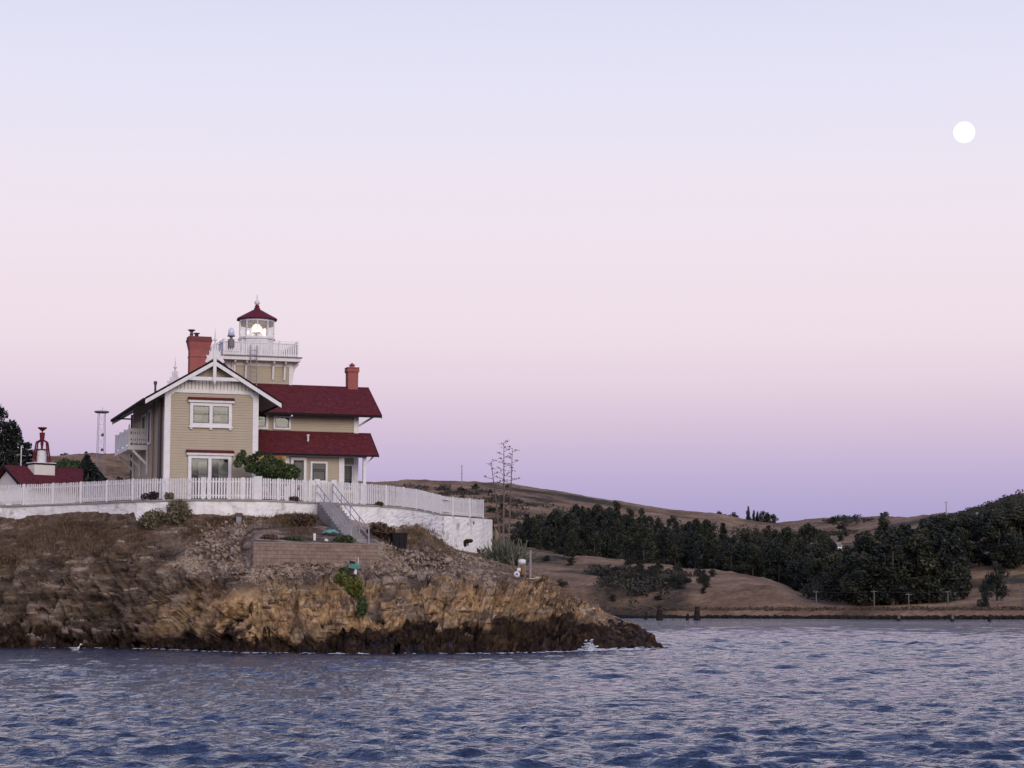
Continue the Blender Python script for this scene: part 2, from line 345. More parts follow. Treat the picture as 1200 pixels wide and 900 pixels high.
def rock_mat():
    m = bpy.data.materials.new('island_rock'); m.use_nodes = True; n, l = m.node_tree.nodes, m.node_tree.links
    b = n['Principled BSDF']; tc = n.new('ShaderNodeTexCoord'); O_ = tc.outputs['Object']
    sx = n.new('ShaderNodeSeparateXYZ'); l.new(O_, sx.inputs[0])
    def noise(sc, det=8, st=None, rot=None):
        t = n.new('ShaderNodeTexNoise'); t.inputs['Scale'].default_value = sc; t.inputs['Detail'].default_value = det; t.inputs['Roughness'].default_value = .62
        v = O_
        if st:
            mp = n.new('ShaderNodeMapping'); mp.inputs['Scale'].default_value = st
            if rot: mp.inputs['Rotation'].default_value = rot
            l.new(v, mp.inputs[0]); v = mp.outputs[0]
        l.new(v, t.inputs['Vector']); return t.outputs[0]
    def rampc(src, stops):
        r = n.new('ShaderNodeValToRGB'); e = r.color_ramp.elements
        while len(e) < len(stops): e.new(.5)
        for k, (p, c) in enumerate(stops): e[k].position = p; e[k].color = (*c, 1) if len(c) == 3 else c
        l.new(src, r.inputs[0]); return r.outputs[0]
    def mix(f, a, c, mode='MIX'):
        x = n.new('ShaderNodeMixRGB'); x.blend_type = mode
        if isinstance(f, float): x.inputs[0].default_value = f
        else: l.new(f, x.inputs[0])
        l.new(a, x.inputs[1])
        if isinstance(c, tuple): x.inputs[2].default_value = (*c, 1)
        else: l.new(c, x.inputs[2])
        return x.outputs[0]
    def math_(op, a, c):
        x = n.new('ShaderNodeMath'); x.operation = op
        for i, t in enumerate((a, c)):
            if isinstance(t, (int, float)): x.inputs[i].default_value = t
            else: l.new(t, x.inputs[i])
        return x.outputs[0]
    def rng(v, a, c):
        x = n.new('ShaderNodeMapRange'); x.inputs[1].default_value = a; x.inputs[2].default_value = c; l.new(v, x.inputs[0]); return x.outputs[0]
    strata = noise(.8, 10, (.5, .5, 2.0), (0, R(33), 0))
    fine = noise(3.0, 10); big = noise(.22, 4); fine2 = noise(11, 6)
    grey = rampc(strata, [(.30, (.024, .019, .017)), (.44, (.080, .060, .047)), (.55, (.145, .107, .080)), (.70, (.30, .245, .21))])
    ochre = rampc(fine, [(.32, (.07, .042, .025)), (.44, (.27, .165, .082)), (.56, (.43, .285, .150)), (.68, (.60, .46, .30))])
    dry = rampc(fine, [(.32, (.055, .038, .026)), (.50, (.125, .085, .056)), (.68, (.20, .145, .10))])
    pale = rampc(fine2, [(.35, (.13, .093, .068)), (.47, (.33, .255, .19)), (.58, (.50, .41, .325))])
    dark = rampc(fine, [(.35, (.008, .005, .004)), (.52, (.030, .018, .011)), (.68, (.080, .050, .030))])
    x = sx.outputs[0]; z = sx.outputs[2]
    zn = math_('ADD', z, math_('MULTIPLY', math_('SUBTRACT', big, .5), 4.0)); zn = math_('ADD', zn, math_('MULTIPLY', math_('SUBTRACT', fine, .5), 1.4))
    # ochre face in the middle and right, below the scree
    och = math_('MULTIPLY', rng(zn, 3.8, 2.9), rng(math_('ADD', x, math_('MULTIPLY', math_('SUBTRACT', big, .5), 10)), -21.0, -16.0))
    och = math_('MULTIPLY', och, rng(noise(.35, 5), .36, .52))
    c = mix(och, grey, ochre)
    # dry grass on upper-left slope and by the wall
    top = rng(zn, 4.8, 6.2); c = mix(math_('MULTIPLY', top, rng(noise(.5, 6), .35, .5)), c, dry)
    right = rng(x, -3.0, 1.5); c = mix(math_('MULTIPLY', right, rng(zn, 1.8, 2.6)), c, mix(rng(noise(.7, 7), .42, .58), ochre, dry))
    # pale scree / limewashed streaks
    sc_ = math_('MULTIPLY', rng(noise(.33, 6), .50, .62), rng(zn, 2.9, 3.7)); sc_ = math_('MULTIPLY', sc_, rng(x, -22, -17)); sc_ = math_('MULTIPLY', sc_, rng(x, 2.0, -2.0))
    c = mix(sc_, c, pale)
    st2 = rng(noise(1.1, 9, (.4, .5, 2.6), (0, R(33), 0)), .57, .64); c = mix(math_('MULTIPLY', st2, .75), c, pale)
    crev_shade = rng(noise(1.6, 9, (.45, .5, 2.6), (0, R(33), 0)), .43, .35); c = mix(math_('MULTIPLY', crev_shade, .85), c, (.028, .020, .017))  # dark streaks painted in as crevice shade, along the strata
    # tidal band of wet dark weed
    zt = math_('ADD', z, math_('MULTIPLY', math_('SUBTRACT', noise(.33, 7), .5), 5.0))
    tide = rng(math_('SUBTRACT', zt, math_('MULTIPLY', rng(x, -16, 2), .35)), 1.35, 1.0); c = mix(tide, c, dark)
    l.new(c, b.inputs['Base Color'])
    rr = n.new('ShaderNodeMapRange'); rr.inputs[3].default_value = .9; rr.inputs[4].default_value = .55; l.new(tide, rr.inputs[0]); l.new(rr.outputs[0], b.inputs['Roughness'])
    b.inputs['Specular IOR Level'].default_value = .10
    hh = math_('ADD', fine, math_('MULTIPLY', fine2, .5))
    bp = n.new('ShaderNodeBump'); bp.inputs['Strength'].default_value = 1.0; bp.inputs['Distance'].default_value = .12
    l.new(hh, bp.inputs['Height']); l.new(bp.outputs[0], b.inputs['Normal']); return m
M['rock'] = rock_mat()

def hill_mat():
    m = bpy.data.materials.new('dry_grass_hills'); m.use_nodes = True; n, l = m.node_tree.nodes, m.node_tree.links
    b = n['Principled BSDF']; b.inputs['Roughness'].default_value = .95; b.inputs['Specular IOR Level'].default_value = .1
    tc = n.new('ShaderNodeTexCoord'); O_ = tc.outputs['Object']
    def nz(s, d):
        t = n.new('ShaderNodeTexNoise'); t.inputs['Scale'].default_value = s; t.inputs['Detail'].default_value = d; t.inputs['Roughness'].default_value = .6; l.new(O_, t.inputs['Vector']); return t.outputs[0]
    r = n.new('ShaderNodeValToRGB'); e = r.color_ramp.elements; e.new(.5)
    for k, (p, c) in enumerate([(.32, (.13, .085, .053)), (.5, (.23, .154, .094)), (.68, (.33, .23, .145))]): e[k].position = p; e[k].color = (*c, 1)
    l.new(nz(.06, 10), r.inputs[0])
    r2 = n.new('ShaderNodeValToRGB'); r2.color_ramp.elements[0].position = .52; r2.color_ramp.elements[1].position = .60; l.new(nz(.014, 9), r2.inputs[0])
    mx = n.new('ShaderNodeMixRGB'); l.new(r2.outputs[0], mx.inputs[0]); l.new(r.outputs[0], mx.inputs[1]); mx.inputs[2].default_value = (.060, .050, .034, 1)
    r3 = n.new('ShaderNodeValToRGB'); r3.color_ramp.elements[0].position = .3; r3.color_ramp.elements[0].color = (.62, .60, .58, 1); r3.color_ramp.elements[1].position = .7; r3.color_ramp.elements[1].color = (1.35, 1.33, 1.3, 1)
    l.new(nz(.7, 9), r3.inputs[0]); m3 = n.new('ShaderNodeMixRGB'); m3.blend_type = 'MULTIPLY'; m3.inputs[0].default_value = 1; l.new(mx.outputs[0], m3.inputs[1]); l.new(r3.outputs[0], m3.inputs[2])
    l.new(m3.outputs[0], b.inputs['Base Color'])
    bp = n.new('ShaderNodeBump'); bp.inputs['Strength'].default_value = .8; bp.inputs['Distance'].default_value = .5; l.new(nz(.45, 8), bp.inputs['Height']); l.new(bp.outputs[0], b.inputs['Normal']); return m
M['hill'] = hill_mat()

def water_mat():
    m = bpy.data.materials.new('sea_water'); m.use_nodes = True; n, l = m.node_tree.nodes, m.node_tree.links
    b = n['Principled BSDF']; b.inputs['Base Color'].default_value = (.015, .028, .058, 1)
    b.inputs['Roughness'].default_value = .03; b.inputs['IOR'].default_value = 1.33
    tc = n.new('ShaderNodeTexCoord')
    def nz(s, st, d):
        mp = n.new('ShaderNodeMapping'); mp.inputs['Scale'].default_value = st; l.new(tc.outputs['Object'], mp.inputs[0])
        t = n.new('ShaderNodeTexNoise'); t.inputs['Scale'].default_value = s; t.inputs['Detail'].default_value = d; l.new(mp.outputs[0], t.inputs['Vector']); return t.outputs[0]
    a1 = nz(3.2, (1.0, 1.0, 1), 6); a2 = nz(11.0, (1.0, 1, 1), 3)
    ad = n.new('ShaderNodeMath'); ad.operation = 'MULTIPLY_ADD'; l.new(a2, ad.inputs[0]); ad.inputs[1].default_value = .22; l.new(a1, ad.inputs[2])
    bp = n.new('ShaderNodeBump'); bp.inputs['Strength'].default_value = 1.0; bp.inputs['Distance'].default_value = .18
    l.new(ad.outputs[0], bp.inputs['Height']); l.new(bp.outputs[0], b.inputs['Normal']); return m
M['water'] = water_mat()

# ------------------------------------------------------------------ water
def make_water():
    D = [3.0]
    while D[-1] < 6000:
        d = D[-1]; D.append(d + (max(.11, d * .0032) if d < 620 else d * .08))
    D = np.array(D)
    fine = np.linspace(-.30, .30, 420); side = np.linspace(.32, 1.6, 40)
    T = np.concatenate([-side[::-1], fine, side]); nr, nc = len(D), len(T)
    X = D[:, None] * T[None, :]; Y = np.repeat(D[:, None], nc, 1)
    rs = np.random.RandomState(11)
    Z = np.zeros_like(X); DX = np.zeros_like(X); DY = np.zeros_like(X)
    gust = .72 + .55 * fbm(X * .012, Y * .035, 0, 3, 50)
    near_rock = np.clip((Y - 84) / 14, 0, 1) * np.clip((12 - X) / 8, 0, 1) * np.clip((150 - Y) / 20, 0, 1)
    gust = gust * (1 - .35 * near_rock)
    step = np.maximum(.11, Y * .0032)
    for lam in np.exp(rs.uniform(math.log(.28), math.log(2.7), 140)):
        a = lam * (.0100 if lam < .8 else .0055)
        th = rs.normal(-math.pi / 2 - .15, .55); k = 2 * math.pi / lam; kx, ky = k * math.cos(th), k * math.sin(th); ph = rs.rand() * 6.283
        A = a * gust * np.clip((lam / step - 2.0) / 2.0, 0, 1)
        p = kx * X + ky * Y + ph
        Z += A * np.cos(p); DX -= 1.05 * A * math.cos(th) * np.sin(p); DY -= 1.05 * A * math.sin(th) * np.sin(p)
    V = np.stack([X + DX, Y + DY, Z], 2).reshape(-1, 3)
    o = np_obj('water', V, grid_quads(nr, nc), M['water']); tag(o, kind='structure')
make_water()

# ------------------------------------------------------------------ island rock
WALL = [(-160, 603), (-30, 594.8), (0, 593.8), (60, 592), (100, 590.5), (160, 587.6), (230, 586.4), (300, 586.6), (345, 588.4), (400, 591), (440, 593.2), (465, 595), (490, 598.3), (520, 604.6), (577, 609)]
TZ = 8.62
WP = [atz(a, b, TZ) for a, b in WALL]
WPX = np.array([a for a, b in WALL], float); WY = np.array([p.y for p in WP])
def wall_y(px): return float(np.interp(px, WPX, WY))
# columns: (pixel, waterline distance, then (row, distance) of tide mark, cliff, slope, bench, wall foot)
ROCKC = [
 (-260, 120, (735, 123), (705, 126), (668, 130), None, (632, 141)),
 (-60, 118.5, (732, 121), (698, 123.2), (658, 126), None, (624, 131)),
 (0, 117.5, (728, 120), (695, 122), (655, 124.5), None, (624, 128.6)),
 (50, 117, (729, 119.6), (695, 121), (648, 123.5), None, (616, 127.3)),
 (95, 117, (730, 119.5), (695, 120.5), (640, 122.3), None, (607, 125.3)),
 (125, 116.5, (729, 119), (692, 120.0), (645, 121.4), None, (618, 124)),
 (165, 115, (728, 117.3), (690, 118.5), (650, 119.8), None, (622, 121.9)),
 (235, 110, (728, 112.5), (692, 115), (650, 118), None, (611, 120.9)),
 (265, 107.2, (731, 110), (697, 112.5), (665, 115), None, (611, 120.8)),
 (290, 105, (733, 107.5), (700, 110), (668, 112.6), None, (612, 120.8)),
 (300, 104.5, (733, 107), (701, 109.6), (664, 112.0), (635.5, 112.32), (612, 120.8)),
 (345, 104, (735, 106.5), (705, 109.3), (668, 113.38), (635.8, 113.7), (608, 122.2)),
 (395, 102.5, (738, 105), (710, 108.5), (671, 114.9), (636.2, 115.22), (607, 125)),
 (442, 102, (735, 105), (703, 109), (673, 116.35), (638.5, 116.68), (622, 127.6)),
 (455, 102, (733, 105), (702, 109), (668, 114.5), None, (622, 128.5)),
 (493, 102.3, (730, 106), (705, 109.5), (672, 117), None, (618, 134)),
 (535, 102.5, (733, 106), (705, 110), (677, 119), None, (645, 143)),
 (577, 103.2, (738, 106.5), (705, 111), (682, 122), None, (652, 147)),
 (620, 105.2, (727, 110), (705, 114), (687, 126), None, (669, 140)),
 (660, 107, (724, 112), (713, 116), (706, 122), None, (694, 134)),
 (700, 109, (736, 112.5), (727, 116), (720, 121), None, (713, 128)),
 (735, 111.5, (747, 113.5), (740, 116), (734, 118.5), None, (730, 121)),
 (757, 113.5, (753, 115), (749.5, 116.2), (747, 117.2), None, (745, 118)),
 (771, 116, None, None, None, None, None),
 (790, 118, None, None, None, None, None)]
def rock_columns():
    P = []; S = []
    for c in ROCKC:
        px, yw = c[0], c[1]
        if px >= 770:
            z0 = -.15 if px < 780 else -1.3
            st = [(yw-7, -1.6), (yw, z0)] + [(yw + k, z0) for k in (.8, 1.4, 2, 2.5, 3)] + [(yw+5, z0-.2), (yw+9, -1.0), (yw+14, -1.8)]
        else:
            st = [(yw - 7, -1.6), (yw, -.12)]
            for q in c[2:5]: st.append((q[1], zof(q[0], q[1])))
            ft = (c[6][1], zof(c[6][0], c[6][1]))
            if c[5]: st.append((c[5][1], zof(c[5][0], c[5][1]) - .03))
            else: st.append((st[-1][0] * .62 + ft[0] * .38, st[-1][1] * .62 + ft[1] * .38 - (.3 if px < 290 else .0)))
            st.append(ft)
            if px <= 577:
                w = wall_y(px); st += [(w + .5, TZ - .12), (168, TZ - .12), (180, -2.0)]
            else:
                z = ft[1]; st += [(ft[0] + 4, z * .8), (ft[0] + 10, z * .3), (ft[0] + 18, -2.0)]
        P.append(px); S.append(st)
    P = np.array(P, float); S = np.array(S); D = np.unique(np.concatenate([np.arange(-260, 790, 3.0), P])); T = np.stack([np.stack([np.interp(D, P, S[:, k, q]) for q in (0, 1)], 1) for k in range(S.shape[1])], 1)
    fr = np.interp(D, [c[0] for c in ROCKC if c[6]], [c[6][0] for c in ROCKC if c[6]])
    for i, px in enumerate(D):          # the ground meets the wall at the wall's own foot
        if px <= 577:
            T[i, 6] = (wall_y(px) - .25, zof(fr[i], wall_y(px) - .25)); T[i, 7] = (wall_y(px) + .4, TZ - .12 if px < 570 else 5.0)
            T[i, 5, 0] = min(T[i, 5, 0], T[i, 6, 0] - 1.0)
    return D, T
RP, RS = rock_columns()
def rock_z(px, Y):
    ys = np.array([np.interp(px, RP, RS[:, k, 0]) for k in range(RS.shape[1])]); zs = np.array([np.interp(px, RP, RS[:, k, 1]) for k in range(RS.shape[1])])
    return float(np.interp(Y, ys, zs))
def cells(x, y, z, seed):
    '''angular blocks: for the nearest cell a random level and a random tilt'''
    xi, yi, zi = np.floor(x).astype(np.int64), np.floor(y).astype(np.int64), np.floor(z).astype(np.int64)
    best = np.full(x.shape, 1e9); out = np.zeros(x.shape)
    def h(a, b, c, k):
        n = (a * 73856093) ^ (b * 19349663) ^ (c * 83492791) ^ ((seed * 13 + k) * 265443576)
        n = (n ^ (n >> 13)) * 1274126177
        return _T[(n ^ (n >> 16)) & 65535]
    for i in (-1, 0, 1):
        for j in (-1, 0, 1):
            for k in (-1, 0, 1):
                a, b, c = xi + i, yi + j, zi + k
                dx, dy, dz = x - (a + .5 + .45*h(a, b, c, 1)), y - (b + .5 + .45*h(a, b, c, 2)), z - (c + .5 + .45*h(a, b, c, 3))
                d = dx*dx + dy*dy + dz*dz; v = .55*h(a, b, c, 4) + .9*(dx*h(a, b, c, 5) + dz*h(a, b, c, 6)) - .35*d
                m = d < best; best = np.where(m, d, best); out = np.where(m, v, out)
    return out
def make_rock():
    cols = np.concatenate([np.arange(-260, -20, 4), np.arange(-20, 792, 1.15)])
    per = [10, 40, 46, 46, 34, 50, 8, 20, 14]
    ys = np.stack([np.interp(cols, RP, RS[:, k, 0]) for k in range(RS.shape[1])], 0); zs = np.stack([np.interp(cols, RP, RS[:, k, 1]) for k in range(RS.shape[1])], 0)
    YY = []; ZZ = []; MK = []
    mk = [0, .8, 1, 1, .42, .22, 0, 0, 0, 0]
    for s, nrow in enumerate(per):
        for i in range(nrow + (1 if s == len(per) - 1 else 0)):
            t = i / nrow; YY.append(ys[s]*(1-t) + ys[s+1]*t); ZZ.append(zs[s]*(1-t) + zs[s+1]*t)
            MK.append(np.full(len(cols), mk[s]*(1-t) + mk[s+1]*t))
    Y = np.array(YY); Z = np.array(ZZ); K = np.array(MK)
    K = np.maximum(K, np.where((cols > 640)[None, :], .45, .0)) * np.clip((Z + 1.2) / 1.0, .15, 1)
    K = K * np.where(((cols > 296) & (cols < 446))[None, :] & (Y > 109.5) & (Z > 3.6), .18, 1)
    K = K * np.where((cols > 555)[None, :] & (Y > 121), .45, 1)
    bench = np.where(((cols > 296) & (cols < 446))[None, :] & (Z > 5.3), .25, 1.0); K = K * bench
    for _ in range(2):      # soften the hard station lines a little, except round the bench wall
        w = np.where(((cols > 285) & (cols < 455))[None, 1:-1] if False else (np.abs(cols - 370) < 90)[None, :], .0, .5)
        Zs = Z.copy(); Zs[1:-1] = (Z[:-2] + 2 * Z[1:-1] + Z[2:]) / 4; Z = Z * (1 - w) + Zs * w
    X = (cols[None, :] - 600) / F / cp * Y
    # normals
    Pt = np.stack([X, Y, Z], 2); du = np.gradient(Pt, axis=1); dv = np.gradient(Pt, axis=0)
    N = np.cross(du, dv); N /= np.linalg.norm(N, axis=2, keepdims=True) + 1e-9
    a = R(33); s1 = X * math.cos(a) + Z * math.sin(a); s2 = -X * math.sin(a) + Z * math.cos(a)
    wx = .6 * fbm(X * .5, Y * .5, Z * .5, 3, 91); s2 = s2 + wx
    d = .9 * fbm(X * .22, Y * .22, Z * .3, 4, 1) + 1.15 * fbm(s1 * .30, Y * .35, s2 * .85, 5, 9, True)
    d += 0.45 * fbm(s1 * .8, Y * .8, s2 * 2.0, 5, 21, True) + .26 * fbm(X * 2.2, Y * 2.2, Z * 2.2, 5, 33)
    wy = .5 * fbm(X * .8, Y * .8, Z * .8, 3, 95)
    d += .75 * cells(s1 * .38 + wy, Y * .5, s2 * .85 + wy, 3) + .42 * cells(s1 * .9 + wy, Y * 1.1, s2 * 1.9, 4) + .20 * cells(s1 * 2.1, Y * 2.3, s2 * 3.6 + wy, 5)
    d += .0 * np.round(2.2 * fbm(s1 * .5, Y * .5, s2 * 1.6, 3, 61)) / 2.2 - .12
    low = np.clip((1.6 - Z) / 1.0, 0, 1)
    bould = 1 - np.abs(vnoise(X * .55, Y * .55, Z * .55, 71)) * 2
    d = d + low * (.55 * bould + .50 * fbm(X * 1.2, Y * 1.2, Z * 1.2, 4, 44, True)) * np.clip((cols[None, :]) / 150, 0, 1)
    right = np.clip((cols[None, :] - 640) / 80, 0, 1)
    d = d * (1 - .70 * right)
    Pt = Pt + N * (d * K * 1.08)[..., None]
    o = np_obj('island_rock', Pt.reshape(-1, 3), grid_quads(len(YY), len(cols)), M['rock']); tag(o, kind='structure')
    return Pt, cols
ROCKPT, ROCKCOL = make_rock()
_rz = ROCKPT.reshape(-1, 3)
def surf(px, Y):        # height of the finished rock surface near a plan position
    x = xof(px, Y); j = np.argmin(np.abs(ROCKCOL - px))
    c = ROCKPT[:, max(0, j-2):j+3].reshape(-1, 3)
    d = (c[:, 0] - x) ** 2 + (c[:, 1] - Y) ** 2; k = np.argsort(d)[:4]
    return float(c[k, 2].mean())
def surf_at_row(px, py):    # where a sight line from the photo meets the rock: first vertex row rising past it
    j = int(np.argmin(np.abs(ROCKCOL - px))); c = ROCKPT[:, j]
    v = 450 - F * ((c[:, 2] - CAMZ) * cp - c[:, 1] * sp) / (c[:, 1] * cp + (c[:, 2] - CAMZ) * sp)
    k = np.where(v <= py)[0]; k = k[0] if len(k) else len(c) - 1
    return Vector(c[k])

# ------------------------------------------------------------------ far hills
HPX = np.array([-900, -300, 0, 60, 110, 165, 250, 350, 440, 500, 560, 600, 650, 690, 740, 790, 840, 865, 905, 940, 975, 1020, 1060, 1090, 1120, 1150, 1180, 1210, 1400, 1900], float)
SKYL = np.array([570, 552, 541, 535, 532, 533, 545, 560, 567, 563, 563, 566, 573.5, 581, 593, 600, 604, 609, 613, 609, 606, 605.5, 606, 604, 601, 593, 583, 580, 575, 590], float)
MIDL = np.interp(HPX, [-900, 500, 560, 640, 700, 800, 900, 950, 1000, 1060, 1100, 1200, 1900], [625, 618, 615, 622, 626, 633, 640, 648, 652, 648, 645, 640, 640])
SPL = np.interp(HPX, [-900, 560, 600, 640, 700, 760, 800, 850, 900, 930, 945, 1000, 1100, 1200, 1900], [650, 630, 636, 641, 650, 660, 666, 672, 679, 688, 704, 704, 700, 692, 690])
SPY = np.interp(HPX, [-900, 560, 600, 700, 800, 850, 900, 930, 945, 1000, 1200, 1900], [780, 760, 750, 720, 690, 670, 650, 630, 590, 560, 540, 540])
SHY = np.interp(HPX, [-900, 700, 740, 900, 1200, 1900], [640, 560, 550, 520, 475, 440])
SKY_Y = np.interp(HPX, [-900, 440, 900, 1000, 1100, 1900], [1000, 1200, 1250, 1200, 1000, 900])
MY = SPY * .6 + SKY_Y * .4
BLF = np.exp(-((HPX - 890) / 62.0) ** 2)
HST = [(SHY - 30, np.full_like(HPX, -3.0)), (SHY, np.full_like(HPX, -.1)), (SHY + 2, np.full_like(HPX, 1.2)), (SHY + 4.5, np.full_like(HPX, 2.0)), (SHY + 24, np.full_like(HPX, 2.5)),
       (SHY + 24 + (.12 + .13 * BLF) * (SPY - SHY - 24), 2.6 + (.30 + .38 * BLF) * (np.array([zof(a, b) for a, b in zip(SPL, SPY)]) - 2.6)),
       (SPY, np.array([zof(a, b) for a, b in zip(SPL, SPY)])), (SPY + 26, np.array([zof(a, b) for a, b in zip(SPL, SPY)]) - 4.5), (MY, np.array([zof(a, b) for a, b in zip(MIDL, MY)])), (SKY_Y, np.array([zof(a, b) for a, b in zip(SKYL, SKY_Y)])),
       (SKY_Y + 150, np.array([zof(a, b) for a, b in zip(SKYL, SKY_Y)]) * .9), (SKY_Y + 900, np.full_like(HPX, 3.0))]
HY = np.array([h[0] for h in HST]); HZ = np.array([h[1] for h in HST])
def hill_noise(X, Y, Z):
    return .35 * fbm(X * .22, Y * .22, 0, 3, 25, True) * np.clip((Z - 2.6) / 4, 0, 1) + 2.2 * fbm(X * .012, Y * .012, 0, 4, 5) * np.clip((Z - 4) / 20, 0, 1) + .8 * fbm(X * .07, Y * .07, 0, 4, 15) * np.clip((Z - 2) / 4, 0.1, 1)
def hill_z(px, Y):
    ys = [np.interp(px, HPX, HY[k]) for k in range(len(HST))]; zs = [np.interp(px, HPX, HZ[k]) for k in range(len(HST))]
    z = float(np.interp(Y, ys, zs)); return z + float(hill_noise(np.array(xof(px, Y)), np.array(float(Y)), np.array(z)))
def make_hills():
    cols = np.concatenate([np.arange(-900, -100, 20), np.arange(-100, 1260, 3.0), np.arange(1260, 1900, 20)])
    per = [2, 6, 6, 8, 24, 60, 14, 40, 44, 8, 10]; Y = []; Z = []
    ys = [np.interp(cols, HPX, h) for h in HY]; zs = [np.interp(cols, HPX, h) for h in HZ]
    for s, k in enumerate(per):
        for i in range(k + (1 if s == len(per) - 1 else 0)):
            t = i / k; Y.append(ys[s]*(1-t) + ys[s+1]*t); Z.append(zs[s]*(1-t) + zs[s+1]*t)
    Y = np.array(Y); Z = np.array(Z); X = (cols[None, :] - 600) / F / cp * Y; Z = Z + hill_noise(X, Y, Z)
    o = np_obj('hills', np.stack([X, Y, Z], 2).reshape(-1, 3), grid_quads(len(Y), len(cols)), M['hill']); tag(o, kind='structure')
make_hills()
# sheet of sea bed far beyond everything
sb = MB(); sb.add([(-9000, -200, -6), (9000, -200, -6), (9000, 9000, -6), (-9000, 9000, -6)], [(0, 1, 2, 3)])
tag(sb.build('sea_bed', M['rock']), kind='structure')

# ------------------------------------------------------------------ foliage
def leaves(rs, clumps, n, size, flat=.0, elong=1.0):
    """clumps: list of (centre, (rx,ry,rz)); returns V, Q of small leaf faces spread through the clumps."""
    w = np.array([c[1][0]*c[1][1]*c[1][2] for c in clumps]) ** .55; w /= w.sum()
    cnt = rs.multinomial(n, w); C = []
    for (c, r), k in zip(clumps, cnt):
        d = rs.normal(size=(k, 3)); d /= np.linalg.norm(d, axis=1, keepdims=True) + 1e-9
        rad = rs.uniform(.35, 1.06, (k, 1)) ** .6
        C.append(np.array(c)[None] + d * rad * np.array(r)[None])
    C = np.concatenate(C); k = len(C)
    a = rs.normal(size=(k, 3)); a[:, 2] *= 1 - flat; a /= np.linalg.norm(a, axis=1, keepdims=True) + 1e-9
    b = np.cross(a, rs.normal(size=(k, 3))); b /= np.linalg.norm(b, axis=1, keepdims=True) + 1e-9
    s = size * rs.uniform(.55, 1.3, (k, 1)); a = a * s * elong; b = b * s * .6
    V = np.stack([C - a, C - b * .9 + a * .1, C + a, C + b * .9 - a * .1], 1).reshape(-1, 3)
    return V, np.arange(4 * k).reshape(k, 4)
def crown(name, rs, clumps, n, size, m, parent=None, **kw):
    V, Q = leaves(rs, clumps, n, size, **kw); return np_obj(name, V, Q, m, smooth=False, parent=parent)
def far_tree_mesh(seed, kind):
    """one mesh, bark and leaf material slots; unit: metres, about 14 m tall"""
    rs = np.random.RandomState(seed); b = MB(); H = 14.0; cl = []
    lean = rs.uniform(-.6, .6)
    b.path([(0, 0, -1.5), (lean*.3, 0, H*.35), (lean, .2, H*.75)], [.34, .26, .10], 6)
    if kind == 'euc':
        for i in range(rs.randint(19, 25)):
            f = rs.uniform(.10, .93); h = H * f; a = rs.uniform(0, 6.28); rr = 3.1 * math.sin(math.pi * min(1, f * .80 + .16)) ** .8 * rs.uniform(.5, 1.1)
            c = (lean*f + rr*.8*math.cos(a), rr*.8*math.sin(a), h); b.tube((lean*f*.8, 0, h - .8), c, .08, .03, 4)
            q = rs.uniform(.7, 1.35); cl.append((c, (q*1.0, q*1.0, q*1.15)))
        cl.append(((lean, 0, H*.97), (.9, .9, 1.1)))
    elif kind == 'pine':
        for i in range(9):
            h = H * (.2 + .75 * i / 8); r = 2.5 * (1 - i / 9.5) + .35
            for j in range(3):
                a = rs.uniform(0, 6.28); cl.append(((r*.55*math.cos(a) + lean*h/H, r*.55*math.sin(a), h), (r*.62, r*.62, .8)))
    else:
        for i in range(22):
            a = rs.uniform(0, 6.28); rr = rs.uniform(.3, 3.9); h = H*.62 * rs.uniform(.10, 1.12) * (1 - (rr / 6.0) ** 2) + .6
            c = (rr*math.cos(a), rr*math.sin(a), h); cl.append((c, tuple(rs.uniform(1.1, 1.9) * np.array([1, 1, .85]))))
            b.tube((0, 0, 1.5), c, .10, .04, 4)
    V, Q = leaves(rs, cl, 2300, .36)
    bv = np.array(b.v); nb = len(bv)
    verts = [tuple(p) for p in bv] + [tuple(p) for p in V]; faces = list(b.f) + [tuple(int(i) + nb for i in q) for q in Q]
    me = bpy.data.meshes.new('far_tree'); me.from_pydata(verts, [], faces)
    me.materials.append(M['bark_pale']); me.materials.append(M['leaf_euc'] if kind == 'euc' else M['leaf_dark'])
    me.polygons.foreach_set('material_index', [0] * len(b.f) + [1] * len(Q)); me.update(); return me
EUC = [far_tree_mesh(100 + i, 'euc') for i in range(5)]; PINE = [far_tree_mesh(200 + i, 'pine') for i in range(2)]; OAK = [far_tree_mesh(300 + i, 'oak') for i in range(3)]
rnd = random.Random(5)
def far_tree(name, me, px, Y, h, label, cat, group, wide=1.0, base=14.0):
    o = bpy.data.objects.new(name, me); COL.objects.link(o); o.location = (xof(px, Y), Y, hill_z(px, Y) - .3)
    s = h / base; o.scale = (s*wide, s*wide, s); o.rotation_euler = (0, 0, rnd.uniform(0, 6.28)); return tag(o, label, cat, group)
def top_row(px, Y, h):
    z = hill_z(px, Y) + h - CAMZ; return 450 - F * (z*cp - Y*sp) / (Y*cp + z*sp)
def row_of(Y, z):
    z = z - CAMZ; return 450 - F * (z*cp - Y*sp) / (Y*cp + z*sp)
def plant_forest(n, pxr, yr, topl, hr, keep, label, group, seed, meshes, wide=1.0):
    rr = random.Random(seed); k = 0; tries = 0
    while k < n and tries < 40000:
        tries += 1; px = rr.uniform(*pxr); lo, hi = yr(px); Y = lo + (hi - lo) * rr.random() ** 1.2; h = rr.uniform(*hr)
        t = top_row(px, Y, h); b = row_of(Y, hill_z(px, Y))
        if t < float(np.interp(px, *topl)) + rr.uniform(-2, 5): continue
        if not keep(px, b, t): continue
        far_tree('forest_tree', rr.choice(meshes), px, Y, h, label, 'tree', group, wide); k += 1
    return k
spY = lambda px: float(np.interp(px, HPX, SPY))
